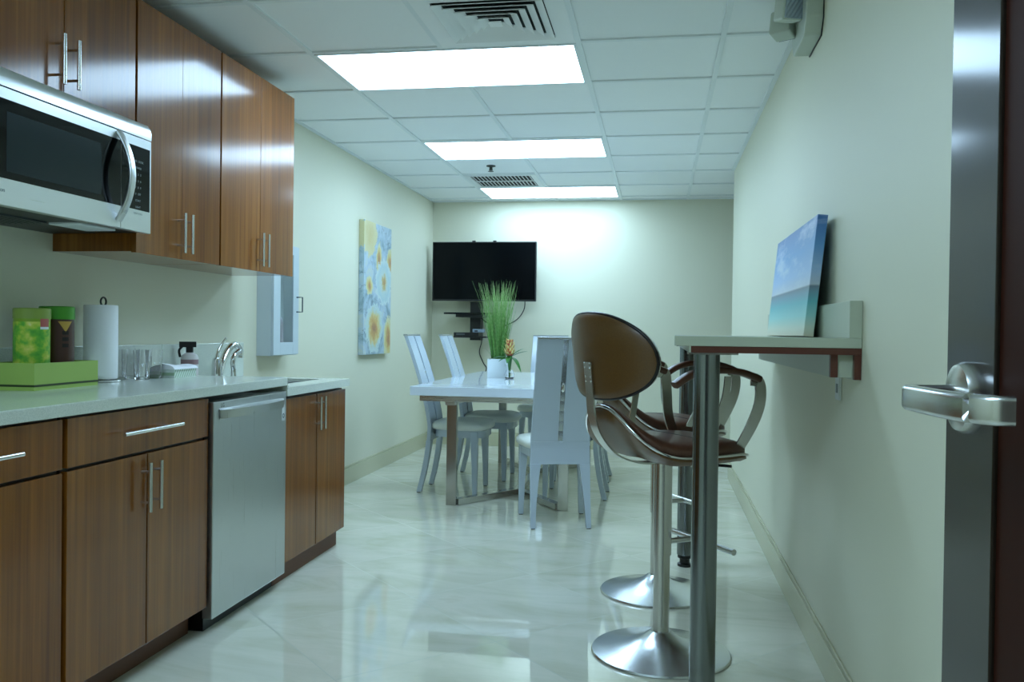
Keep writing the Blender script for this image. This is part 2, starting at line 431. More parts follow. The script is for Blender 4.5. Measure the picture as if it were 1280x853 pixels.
obj('front_rail', B(XF - XL - 0.04, XF - XL - 0.0215, 3.507 - cyy, 4.231 - cyy, 0.66, 0.805), WOODDARK, t)

# dishwasher
def dishwasher():
    t = thing('dishwasher', 'stainless steel dishwasher under the end of the countertop', 'dishwasher', (XL, 3.19, 0))
    bx = -1.572 - XL
    obj('tub', B(0.03, bx - 0.045, -0.29, 0.275, 0.0, 0.83), BLACK, t)
    o = obj('door', B(bx - 0.04, bx, -0.308, 0.307, 0.052, 0.838), DWSTEEL, t, bevel=0.003)
    # pocket bar handle: bowed steel scoop
    bm = bmesh.new(); n = 16
    top = []; 
    for k in range(n + 1):
        y = -0.272 + 0.544 * k / n; s = math.sin(PI * k / n) ** 0.6
        top.append((y, 0.006 + 0.038 * s))
    vs = []
    for y, d in top: vs.append([bm.verts.new((bx - 0.002, y, 0.812)), bm.verts.new((bx + d, y, 0.806)), bm.verts.new((bx + d * 0.93, y, 0.775)), bm.verts.new((bx - 0.002, y * 0.97, 0.768))])
    for a, b in zip(vs, vs[1:]):
        for j in range(3): bm.faces.new((a[j], b[j], b[j + 1], a[j + 1]))
    bm.faces.new(vs[0]); bm.faces.new(vs[-1][::-1]); bmesh.ops.recalc_face_normals(bm, faces=bm.faces[:])
    obj('handle', bm, DWSTEEL, o, smooth=0.5)
    text_obj('emblem', 'LG', 0.022, Matrix.Translation((bx + 0.0004, -0.245, 0.822)) @ FACE_X, mat('emblem_grey', rgb(96, 106, 112), 0.3, 0.5), o)
    obj('sticker', B(bx, bx + 0.0006, 0.262, 0.292, 0.715, 0.782), WHITE, o)
    bm = bmesh.new(); lathe(bm, [(0.006, 0), (0.010, 0), (0.010, 0.0004), (0.006, 0.0004), (0.006, 0)], 20)
    bmesh.ops.transform(bm, matrix=Matrix.Translation((bx + 0.0007, 0.277, 0.735)) @ FACE_X, verts=bm.verts[:])
    obj('sticker_mark', bm, mat('sticker_ink', rgb(70, 90, 104), 0.5), o)
    obj('kick_plate', B(bx - 0.12, bx - 0.1, -0.305, 0.272, 0.0, 0.07), BLACK, t)
    bm = bmesh.new(); tube(bm, [(bx - 0.098, -0.2, 0.035), (bx - 0.095, -0.2, 0.035)], 0.006, 8); obj('screw', bm, STEEL, t)
dishwasher()

# counters
def countertops():
    bm = bmesh.new(); box(bm, XL, -1.57, 1.32, 3.503, 0.861, 0.8965); 
    t = obj('countertop', bm, QUARTZ, None, bevel=0.003); tag(t, 'long white speckled stone worktop over the dishwasher and drawers', 'countertop')
    s = obj('backsplash', B(XL, XL + 0.02, 1.32, 3.503, 0.8965, 1.03), QUARTZ, t, bevel=0.002)
    obj('end_apron', B(-1.62, -1.57, 3.5032, 3.5042, 0.82, 0.8960), QUARTZ, t)
    # lower counter with sink cut-out
    t = thing('countertop', 'lower white stone worktop at the far end with the sink let into it', 'countertop', (XL, 3.9, 0))
    x1 = -1.57 - XL; sx0, sx1, sy0, sy1 = 0.17, 0.49, -0.28, 0.26; y0, y1 = -0.395, 0.365
    bm = bmesh.new(); z0, z1 = 0.815, 0.852
    for q in ((0, x1, y0, sy0), (0, x1, sy1, y1), (0, sx0, sy0, sy1), (sx1, x1, sy0, sy1)): box(bm, *q, z0, z1)
    bmesh.ops.remove_doubles(bm, verts=bm.verts[:], dist=1e-5)
    obj('slab', bm, QUARTZ, t)
    obj('backsplash', B(0, 0.02, y0, y1, z1, 1.03), QUARTZ, t, bevel=0.002)
    t2 = thing('kitchen_sink', 'stainless steel undermount sink sunk in the lower worktop', 'sink', (XL, 3.9, 0))
    bm = bmesh.new(); w = 0.004; d = 0.672
    box(bm, sx0, sx1, sy0, sy1, d, d + w)
    for q in ((sx0 + 0.0005, sx0 + w, sy0 + 0.0005, sy1 - 0.0005), (sx1 - w, sx1 - 0.0005, sy0 + 0.0005, sy1 - 0.0005), (sx0 + w, sx1 - w, sy0 + 0.0005, sy0 + w), (sx0 + w, sx1 - w, sy1 - w, sy1 - 0.0005)): box(bm, *q, d + w, 0.838)
    obj('basin', bm, STEEL, t2)
    bm = bmesh.new(); lathe(bm, [(0, 0.001), (0.04, 0.001), (0.042, 0.004), (0.02, 0.005), (0, 0.003)], 20, (0.33, 0, d + w)); obj('drain', bm, CHROME, t2, smooth=0.5)
countertops()

# faucet (mounted on lower counter near the wall)
def faucet():
    t = thing('faucet', 'chrome kitchen tap with lever and arched spout by the wall', 'tap', (-2.06, 3.80, 0.852))
    bm = bmesh.new(); lathe(bm, [(0, 0), (0.03, 0), (0.03, 0.006), (0.024, 0.012), (0.023, 0.085), (0.019, 0.11), (0, 0.115)], 24); obj('body', bm, CHROME, t, smooth=0.6)
    sp = smooth_path([(0, 0.02, 0.03), (0, 0.06, 0.10), (0, 0.12, 0.155), (0.0, 0.175, 0.172), (0.0, 0.215, 0.15), (0.0, 0.225, 0.128)], 6)
    sc = [1.25 - 0.35 * math.sin(PI * i / (len(sp) - 1)) * 0.5 for i in range(len(sp))]
    bm = bmesh.new(); tube(bm, sp, 0.015, 14, scales=sc); obj('spout', bm, CHROME, t, smooth=0.7)
    bm = bmesh.new(); lathe(bm, [(0, 0), (0.016, 0), (0.017, 0.02), (0.014, 0.026), (0, 0.026)], 20, (0, 0.226, 0.106)); obj('spout_head', bm, CHROME, t, smooth=0.6)
    lv = smooth_path([(0, 0.0, 0.105), (0.0, 0.012, 0.14), (0, 0.045, 0.175), (0, 0.085, 0.205)], 5)
    bm = bmesh.new(); sweep(bm, lv, rrect(0.018, 0.010, 0.004), up=(1, 0, 0), scales=[1.5 - 1.0 * i / (len(lv) - 1) for i in range(len(lv))]); obj('lever', bm, CHROME, t, smooth=0.7)
    t = thing('side_sprayer', 'small chrome pull-out sprayer standing beside the tap', 'sprayer', (-1.99, 3.83, 0.852))
    bm = bmesh.new(); lathe(bm, [(0, 0), (0.024, 0), (0.022, 0.012), (0.013, 0.018), (0.012, 0.06), (0, 0.06)], 20); obj('holder', bm, CHROME, t, smooth=0.6)
    sp = smooth_path([(0, 0, 0.05), (0, -0.008, 0.085), (0.0, 0.0, 0.118), (0, 0.03, 0.135), (0, 0.05, 0.142)], 5)
    bm = bmesh.new(); tube(bm, sp, 0.012, 12, scales=[0.9 + 0.35 * i / (len(sp) - 1) for i in range(len(sp))]); obj('spray_head', bm, CHROME, t, smooth=0.7)
faucet()

# ------------------------------------------------------------------ upper cabinets
XU = -1.8475
def upper_cabinet(label, y0, y1, zb, zt, doors, wide_gap=0.006):
    cy = (y0 + y1) / 2; t = thing('wall_cabinet', label, 'cabinet', (XL, cy, 0)); bx = XU - XL
    obj('carcass', B(0.001, bx - 0.021, y0 - cy + 0.001, y1 - cy - 0.001, zb + 0.004, zt), WOOD, t)
    for a, b, hy in doors:
        o = obj('door', B(bx - 0.02, bx, a - cy, b - cy, zb, zt), WOOD, t, bevel=0.001)
        bar_handle(o, (bx, hy - cy, zb + 0.10), 'z', 0.155)
ZT = 2.282
upper_cabinet('walnut wall cabinet above the microwave, with two short doors', 2.062, 2.817, 1.83, ZT, [(2.066, 2.437, 2.40), (2.441, 2.813, 2.468)])
upper_cabinet('tall walnut wall cabinet right of the microwave, its two doors catching the brightest glare', 2.823, 3.424, 1.373, ZT, [(2.826, 3.123, 3.096), (3.1235, 3.4205, 3.150)])
upper_cabinet('walnut wall cabinet at the far end of the upper row', 3.43, 4.17, 1.373, ZT, [(3.433, 3.797, 3.772), (3.8, 4.17, 3.828)])

# microwave
def microwave():
    XM = -1.785; y0, y1 = 2.062, 2.816; cy = (y0 + y1) / 2; z0, z1 = 1.437, 1.828
    t = thing('microwave', 'stainless over-counter microwave with black glass door and curved handle', 'microwave', (XL, cy, 0)); bx = XM - XL
    a, b = y0 - cy, y1 - cy
    bm = B(0.002, bx - 0.03, a, b, z0 + 0.004, z1 - 0.002); obj('case', bm, mat('microwave_case', rgb(40, 42, 44), 0.4, 0.6), t)
    # curved top band
    zv = 1.766
    prof = [(bx - 0.055, z1 - 0.001), (bx - 0.03, z1 - 0.002), (bx - 0.014, z1 - 0.008), (bx - 0.004, z1 - 0.022), (bx, z1 - 0.04), (bx, zv), (bx - 0.029, zv), (bx - 0.029, z1 - 0.02), (bx - 0.055, z1 - 0.02)]
    bm = prism(bmesh.new(), [(p[0], p[1]) for p in prof], 'y', a, b); obj('vent_band', bm, MWSTEEL, t, smooth=0.5)
    ysp = 2.642 - cy     # seam between door and control column
    zd1 = zv - 0.003
    # door
    d = obj('door', B(bx - 0.029, bx, a, ysp - 0.0012, z0, zd1), MWSTEEL, t, bevel=0.002)
    obj('glass_panel', B(bx, bx + 0.0012, a + 0.03, ysp - 0.0015, z0 + 0.075, zd1 - 0.032), BLACKGLOSS, d)
    obj('window', B(bx + 0.0012, bx + 0.0018, a + 0.062, ysp - 0.105, z0 + 0.095, zd1 - 0.065), WINDOWG, d, bevel=0.0004)
    text_obj('logo', 'iton', 0.017, Matrix.Translation((bx + 0.0004, 2.095 - cy + 0.012, z0 + 0.042)) @ FACE_X, mat('logo_grey', rgb(120, 130, 140), 0.4), d)
    hy_ = ysp - 0.016
    path = [Vector((bx + 0.002 + 0.05 * math.sin(PI * k / 24) ** 0.85, hy_, zd1 - 0.006 - (zd1 - z0 - 0.03) * k / 24)) for k in range(25)]
    bm = bmesh.new(); sweep(bm, path, rrect(0.013, 0.030, 0.005), up=(0, 1, 0))
    hm = obj('handle', bm, MWSTEEL, d, smooth=0.6)
    # control column
    c = obj('control_column', B(bx - 0.029, bx, ysp + 0.0012, b, z0, zd1), MWSTEEL, t, bevel=0.002)
    obj('control_panel', B(bx, bx + 0.0012, ysp + 0.0025, b - 0.010, z0 + 0.075, zd1 - 0.032), BLACKGLOSS, c)
    ink = mat('key_print', rgb(150, 160, 160), 0.5)
    kc = ysp + 0.075
    lines = ['TIME  COOK', 'POWER', '1   2   3', '4   5   6', '7   8   9', '0   OFF', 'START', 'LIGHT', 'VENT FAN']
    for k, s in enumerate(lines):
        text_obj('key_print', s, 0.0105, Matrix.Translation((bx + 0.0014, kc + 0.02, zd1 - 0.085 - 0.0225 * k)) @ FACE_X, ink, c, 0.0001)
    # underside: light lens and filter
    obj('lamp_lens', B(bx - 0.16, bx - 0.05, 0.06, 0.25, z0 - 0.004, z0 + 0.004), WHITE, t, bevel=0.002)
    bm = bmesh.new()
    for k in range(9): box(bm, 0.05 + k * 0.022, 0.062 + k * 0.022, -0.32, 0.05, z0 - 0.002, z0 + 0.004)
    obj('grease_filter', bm, mat('filter_metal', rgb(70, 76, 78), 0.4, 0.8), t)
microwave()

# ------------------------------------------------------------------ wall box with glass door (left wall)
def wall_box():
    t = thing('extinguisher_cabinet', 'narrow white wall cabinet with a glazed door on the left wall past the cupboards', 'wall cabinet', (XL, 4.62, 0))
    y0, y1, z0, z1, dx = -0.17, 0.17, 0.955, 1.585, 0.085
    bm = bmesh.new(); w = 0.012
    box(bm, 0.001, 0.008, y0, y1, z0, z1)
    for q in ((y0, y0 + w, z0, z1), (y1 - w, y1, z0, z1), (y0 + w, y1 - w, z0, z0 + w), (y0 + w, y1 - w, z1 - w, z1)): box(bm, 0.008, dx, *q)
    obj('box_body', bm, WHITEM, t)
    bm = bmesh.new(); f = 0.05
    a, b, c, d = y0 + 0.004, y1 - 0.004, z0 + 0.004, z1 - 0.004
    for q in ((a, a + 0.085, c, d), (b - 0.075, b, c, d), (a + 0.085, b - 0.075, c, c + f + 0.02), (a + 0.085, b - 0.075, d - f, d)): box(bm, dx + 0.001, dx + 0.014, *q)
    o = obj('door', bm, WHITEM, t, bevel=0.0015)
    obj('pane', B(dx + 0.004, dx + 0.008, a + 0.085, b - 0.075, c + f + 0.02, d - f), PANE, o)
    bm = bmesh.new(); tube(bm, [(dx + 0.014, b - 0.03, 1.205), (dx + 0.05, b - 0.03, 1.205), (dx + 0.05, b - 0.03, 1.29), (dx + 0.014, b - 0.03, 1.29)], 0.004, 8)
    obj('handle', bm, mat('dark_pull', rgb(60, 76, 84), 0.3, 0.8), o)
    t = thing('fire_extinguisher', 'slim object with dark hose standing inside the glazed wall cabinet', 'fire extinguisher', (XL + 0.045, 4.62, 0.967))
    bm = bmesh.new(); lathe(bm, [(0, 0), (0.03, 0), (0.032, 0.01), (0.032, 0.17), (0.02, 0.2), (0.01, 0.215), (0, 0.215)], 20); obj('cylinder', bm, mat('pale_mauve_metal', rgb(176, 150, 166), 0.3, 0.2), t, smooth=0.6)
    bm = bmesh.new(); tube(bm, smooth_path([(0, 0, 0.21), (0, -0.01, 0.24), (0, -0.03, 0.33), (0, -0.035, 0.39)], 4), 0.008, 8); obj('hose', bm, BLACK, t, smooth=0.6)
wall_box()

# ------------------------------------------------------------------ counter objects
ZC = 0.8965
def green_tray():
    t = thing('storage_tray', 'low lime green open box with a dark stripe near its base', 'box', (-1.985, 2.56, ZC), math.radians(2))
    L, W, H = 0.36, 0.22, 0.088
    hx, hy = 0.14, 0.17
    bm = bmesh.new(); w = 0.005
    x0, x1, y0, y1 = -0.15, 0.02, -0.10, 0.235
    box(bm, x0, x1, y0, y1, 0, w)
    for q in ((x0, x0 + w, y0, y1), (x1 - w, x1, y0, y1), (x0 + w, x1 - w, y0, y0 + w), (x0 + w, x1 - w, y1 - w, y1)): box(bm, *q, w, H)
    obj('tray_body', bm, GREENBOX, t)
    bm = bmesh.new()
    for q in ((x0 - 0.001, x0, y0 - 0.001, y1 + 0.001), (x1, x1 + 0.001, y0 - 0.001, y1 + 0.001), (x0, x1, y0 - 0.001, y0), (x0, x1, y1, y1 + 0.001)): box(bm, *q, 0.012, 0.019)
    obj('stripe', bm, mat('dark_green_stripe', rgb(50, 66, 26), 0.5), t)
green_tray()
def patch(bm, r, z0, z1, a0, a1, n=10):
    lo = [bm.verts.new((r * math.cos(a0 + (a1 - a0) * k / n), r * math.sin(a0 + (a1 - a0) * k / n), z0)) for k in range(n + 1)]
    hi = [bm.verts.new((r * math.cos(a0 + (a1 - a0) * k / n), r * math.sin(a0 + (a1 - a0) * k / n), z1)) for k in range(n + 1)]
    for k in range(n): bm.faces.new((lo[k], lo[k + 1], hi[k + 1], hi[k]))
    return bm
def canisters():
    # camera side of a can points toward (+x,-y): angle about -50 deg
    f0 = math.radians(-50)
    t = thing('canister', 'round bright green tin with a printed label, in front of the brown tin', 'tin', (-2.062, 2.575, ZC + 0.0052), 0, 'tins in the green box')
    R, H = 0.055, 0.262
    bm = bmesh.new(); lathe(bm, [(0, 0), (R, 0), (R, H - 0.035), (0, H - 0.035)], 36); o = obj('can_body', bm, mat('tin_green', rgb(128, 160, 36), 0.35), t, smooth=0.6)
    bm = bmesh.new(); lathe(bm, [(0, H - 0.035), (R + 0.002, H - 0.035), (R + 0.002, H - 0.003), (R - 0.001, H), (0, H)], 36); obj('lid', bm, mat('lid_olive', rgb(132, 154, 66), 0.4), t, smooth=0.6)
    m = mat('printed_label', rgb(90, 170, 60), 0.4); tt, b = nt(m); mp = objco(tt, (1, 1, 1)); n = noise(tt, mp.outputs[0], 26, 3)
    r = ramp(tt, [(0.3, rgb(60, 150, 50)), (0.46, rgb(104, 176, 52)), (0.56, rgb(170, 196, 60)), (0.66, rgb(206, 206, 96)), (0.78, rgb(214, 226, 200))]); tt.links.new(n.outputs[0], r.inputs[0]); tt.links.new(r.outputs[0], b.inputs['Base Color'])
    bm = bmesh.new(); patch(bm, R + 0.0008, 0.045, H - 0.045, f0 - 1.5, f0 + 1.3, 20); lb = obj('label_print', bm, m, t, smooth=1)
    bm = bmesh.new(); patch(bm, R + 0.0014, H - 0.062, H - 0.032, f0 + 0.42, f0 + 1.02, 8); obj('red_badge', bm, mat('badge_red', rgb(176, 92, 84), 0.4), lb)
    bm = bmesh.new(); patch(bm, R + 0.0014, H - 0.070, H - 0.062, f0 + 0.42, f0 + 1.02, 8); obj('white_band', bm, WHITE, lb)
    bm = bmesh.new(); patch(bm, R + 0.0014, 0.055, 0.07, f0 - 0.4, f0 + 0.9, 8); obj('white_band', bm, mat('pale_band', rgb(190, 214, 150), 0.4), lb)
    t = thing('canister', 'taller round brown tin with a bright green lid and a gold triangle', 'tin', (-2.072, 2.71, ZC + 0.0052), 0, 'tins in the green box')
    R, H = 0.055, 0.272
    bm = bmesh.new(); lathe(bm, [(0, 0), (R, 0), (R, H - 0.045), (0, H - 0.045)], 36); o = obj('can_body', bm, mat('tin_brown', rgb(76, 44, 34), 0.35), t, smooth=0.6)
    bm = bmesh.new(); lathe(bm, [(0, H - 0.045), (R + 0.002, H - 0.045), (R + 0.002, H - 0.003), (R - 0.001, H), (0, H)], 36); obj('lid', bm, mat('lid_green', rgb(70, 150, 34), 0.4), t, smooth=0.6)
    bm = bmesh.new(); r = R + 0.001; a = f0 + 0.45; n = 8; zt, zb = H - 0.052, H - 0.09
    tp = [bm.verts.new((r * math.cos(a - 0.45 + 0.9 * k / n), r * math.sin(a - 0.45 + 0.9 * k / n), zt)) for k in range(n + 1)]
    md = [bm.verts.new((r * math.cos(a - 0.22 + 0.44 * k / n), r * math.sin(a - 0.22 + 0.44 * k / n), (zt + zb) / 2)) for k in range(n + 1)]
    bt = bm.verts.new((r * math.cos(a), r * math.sin(a), zb))
    for k in range(n): bm.faces.new((md[k], md[k + 1], tp[k + 1], tp[k])); bm.faces.new((bt, md[k + 1], md[k]))
    obj('gold_triangle', bm, mat('gold_print', rgb(196, 156, 70), 0.4), o)
    bm = bmesh.new()
    for q in range(3): patch(bm, r, 0.13 + q * 0.022, 0.143 + q * 0.022, a - 0.2, a + 0.2, 6)
    obj('dark_print', bm, mat('dark_print', rgb(30, 20, 18), 0.4), o)
canisters()
def paper_towel():
    t = thing('paper_towel_roll', 'white paper towel roll upright on a wire holder', 'paper towels', (-2.075, 2.955, ZC))
    bm = bmesh.new(); lathe(bm, [(0.018, 0.012), (0.058, 0.012), (0.060, 0.016), (0.060, 0.286), (0.058, 0.29), (0.018, 0.29), (0.018, 0.012)], 40); obj('roll', bm, PAPER, t, smooth=0.6)
    bm = bmesh.new(); tube(bm, [(0.068 * math.cos(a), 0.068 * math.sin(a), 0.004) for a in [2 * PI * k / 32 for k in range(32)]], 0.004, 8, closed=True)
    tube(bm, [(-0.068, 0, 0.004), (0.068, 0, 0.004)], 0.003, 6); tube(bm, [(0, -0.068, 0.004), (0, 0.068, 0.004)], 0.003, 6)
    tube(bm, [(0, 0, 0.004), (0, 0, 0.29)], 0.003, 6)
    obj('wire_stand', bm, STEEL, t, smooth=0.7)
    bm = bmesh.new(); tube(bm, [(0.010, 0.016 * math.cos(a) , 0.303 + 0.016 * math.sin(a)) for a in [2 * PI * k / 24 for k in range(24)]], 0.0035, 8, closed=True); obj('top_ring', bm, mat('ring_metal', rgb(70, 72, 68), 0.3, 0.9), t, smooth=0.7)
paper_towel()
def glasses():
    gl = thing('drinking_glass', 'clear drinking glass right beside the paper towel roll', 'glass', (-2.10, 3.10, ZC), 0, 'clear glasses on the worktop')
    bm = bmesh.new(); lathe(bm, [(0, 0), (0.026, 0), (0.028, 0.004), (0.034, 0.118), (0.0325, 0.118), (0.0262, 0.012), (0, 0.010)], 28); obj('tumbler', bm, GLASS, gl, smooth=0.6)
    for x, y, l in ((-2.02, 3.135, 'front clear drinking glass of the row, nearest the worktop edge'), (-2.105, 3.19, 'clear drinking glass in the middle of the row by the wall'), (-2.03, 3.235, 'clear drinking glass just left of the folded white cloth'),
                    (-2.11, 3.285, 'clear drinking glass behind the folded white cloth at the row end')):
        dup(gl, (x, y, ZC), 0.3, l)
glasses()
def dish_things():
    t = thing('plastic_tub', 'shallow clear tub with green and white stripes under the folded cloth', 'tub', (-2.03, 3.37, ZC), 0)
    bm = bmesh.new(); w = 0.003
    box(bm, -0.06, 0.06, -0.085, 0.085, 0, w)
    for q in ((-0.06, -0.06 + w, -0.085, 0.085), (0.06 - w, 0.06, -0.085, 0.085), (-0.06 + w, 0.06 - w, -0.085, -0.085 + w), (-0.06 + w, 0.06 - w, 0.085 - w, 0.085)): box(bm, *q, w, 0.034)
    m = mat('striped_plastic', rgb(210, 224, 210), 0.3); tt, b = nt(m); mp = objco(tt, (1, 1, 1), (0.6, 0, 0)); wv = tt.nodes.new('ShaderNodeTexWave'); wv.inputs['Scale'].default_value = 22; wv.bands_direction = 'Y'
    tt.links.new(mp.outputs[0], wv.inputs[0]); r = ramp(tt, [(0.45, rgb(216, 226, 218)), (0.6, rgb(164, 190, 158))]); tt.links.new(wv.outputs[0], r.inputs[0]); tt.links.new(r.outputs[0], b.inputs['Base Color'])
    obj('tub_body', bm, m, t)
    bm = bmesh.new(); n = 14; top = []; bot = []
    for i in range(n + 1):
        for j in range(n + 1):
            u, v = i / n, j / n; x = -0.066 + 0.132 * u; y = -0.092 + 0.184 * v
            z = 0.036 + 0.022 * (math.sin(PI * u) ** 0.5) * (0.75 + 0.25 * math.sin(5 * v + 2 * u))
            top.append(bm.verts.new((x, y, z))); bot.append(bm.verts.new((x, y, 0.0345)))
    W = n + 1
    for i in range(n):
        for j in range(n):
            bm.faces.new((top[i * W + j], top[(i + 1) * W + j], top[(i + 1) * W + j + 1], top[i * W + j + 1])); bm.faces.new((bot[i * W + j], bot[i * W + j + 1], bot[(i + 1) * W + j + 1], bot[(i + 1) * W + j]))
    for i in range(n):
        for a, b in (((i, 0), (i + 1, 0)), ((i, n), (i + 1, n)), ((0, i), (0, i + 1)), ((n, i), (n, i + 1))):
            p, q = a[0] * W + a[1], b[0] * W + b[1]; bm.faces.new((bot[p], bot[q], top[q], top[p]))
    bmesh.ops.recalc_face_normals(bm, faces=bm.faces[:])
    o = obj('folded_cloth', bm, mat('white_cloth', rgb(240, 242, 246), 0.85), None, smooth=0.9); o.location = (-2.03, 3.37, ZC); tag(o, 'folded white cloth lying on the striped tub', 'cloth')
    t = thing('spray_bottle', 'white spray bottle with a black trigger behind the folded cloth', 'bottle', (-2.09, 3.61, 0.852), math.radians(-60))
    bm = bmesh.new(); lathe(bm, [(0, 0), (0.036, 0), (0.038, 0.01), (0.038, 0.115), (0.032, 0.13), (0.014, 0.142), (0, 0.142)], 24); o = obj('bottle_body', bm, mat('bottle_white', rgb(214, 208, 206), 0.3), t, smooth=0.6)
    bm = bmesh.new(); patch(bm, 0.0385, 0.088, 0.110, -2.2, 2.2, 22); obj('label_print', bm, mat('mauve_label', rgb(150, 120, 124), 0.4), o)
    bm = bmesh.new(); lathe(bm, [(0, 0.14), (0.016, 0.14), (0.016, 0.165), (0, 0.165)], 16); box(bm, -0.016, 0.016, -0.045, 0.028, 0.165, 0.19)
    tube(bm, smooth_path([(0, -0.03, 0.17), (0, -0.045, 0.15), (0, -0.04, 0.12)], 4), 0.006, 6)
    obj('trigger_head', bm, BLACK, t)
dish_things()

# ------------------------------------------------------------------ left wall painting
def painting():
    t = thing('canvas_painting', 'tall narrow canvas of yellow and white flowers on blue grey, on the left wall', 'painting', (XL + 0.002, 6.405, 1.42))
    m = mat('floral_canvas', rgb(150, 180, 190), 0.5); tt, b = nt(m)
    tc = tt.nodes.new('ShaderNodeTexCoord'); sx = tt.nodes.new('ShaderNodeSeparateXYZ'); tt.links.new(tc.outputs['Object'], sx.inputs[0])
    mp = objco(tt); n = noise(tt, mp.outputs[0], 7, 5, 0.65); n.inputs['Distortion'].default_value = 0.8
    r = ramp(tt, [(0.34, rgb(110, 140, 152)), (0.45, rgb(160, 186, 200)), (0.55, rgb(186, 206, 222)), (0.68, rgb(204, 214, 206))]); tt.links.new(n.outputs[0], r.inputs[0]); col = r.outputs[0]
    n3 = noise(tt, mp.outputs[0], 5.0, 3, 0.6); dk = math_n(tt, 'ABSOLUTE', math_n(tt, 'SUBTRACT', n3.outputs[0], 0.5)); dk = math_n(tt, 'LESS_THAN', dk, 0.007)
    col = mixc(tt, math_n(tt, 'MULTIPLY', dk, 0.6), col, rgb(78, 96, 110))
    n2 = noise(tt, mp.outputs[0], 17, 5, 0.7)
    def blob(col, cy, cz, ry, rz, stops, warp=1.1):
        a = math_n(tt, 'DIVIDE', math_n(tt, 'SUBTRACT', sx.outputs[1], cy), ry); c = math_n(tt, 'DIVIDE', math_n(tt, 'SUBTRACT', sx.outputs[2], cz), rz)
        d = math_n(tt, 'SQRT', math_n(tt, 'ADD', math_n(tt, 'MULTIPLY', a, a), math_n(tt, 'MULTIPLY', c, c)))
        d = math_n(tt, 'ADD', d, math_n(tt, 'MULTIPLY', math_n(tt, 'SUBTRACT', n2.outputs[0], 0.5), warp))
        rp = ramp(tt, stops); tt.links.new(d, rp.inputs[0])
        return mixc(tt, math_n(tt, 'LESS_THAN', d, 1.0), col, rp.outputs[0])
    yel = [(0.0, rgb(176, 108, 50)), (0.3, rgb(206, 150, 60)), (0.6, rgb(224, 200, 110)), (0.9, rgb(226, 222, 170))]
    whi = [(0.0, rgb(190, 130, 60)), (0.22, rgb(214, 190, 110)), (0.4, rgb(206, 222, 214)), (0.7, rgb(186, 214, 218)), (1.0, rgb(220, 232, 228))]
    col = blob(col, -0.2, 0.40, 0.16, 0.16, [(0, rgb(214, 190, 110)), (1, rgb(226, 216, 160))])
    col = blob(col, 0.02, 0.22, 0.07, 0.13, yel)
    col = blob(col, 0.30, 0.22, 0.10, 0.12, yel)
    col = blob(col, 0.14, 0.06, 0.20, 0.18, whi)
    col = blob(col, -0.20, 0.02, 0.08, 0.07, yel)
    col = blob(col, -0.08, -0.30, 0.20, 0.18, [(0.0, rgb(170, 100, 40)), (0.35, rgb(214, 160, 60)), (0.6, rgb(224, 206, 130)), (0.8, rgb(196, 218, 214)), (1, rgb(206, 224, 222))])
    col = blob(col, 0.27, -0.38, 0.12, 0.17, yel)
    col = mixc(tt, 0.22, col, rgb(168, 180, 178))
    tt.links.new(col, b.inputs['Base Color'])
    obj('canvas', B(0, 0.04, -0.325, 0.325, -0.5, 0.5), m, t, bevel=0.002)
painting()

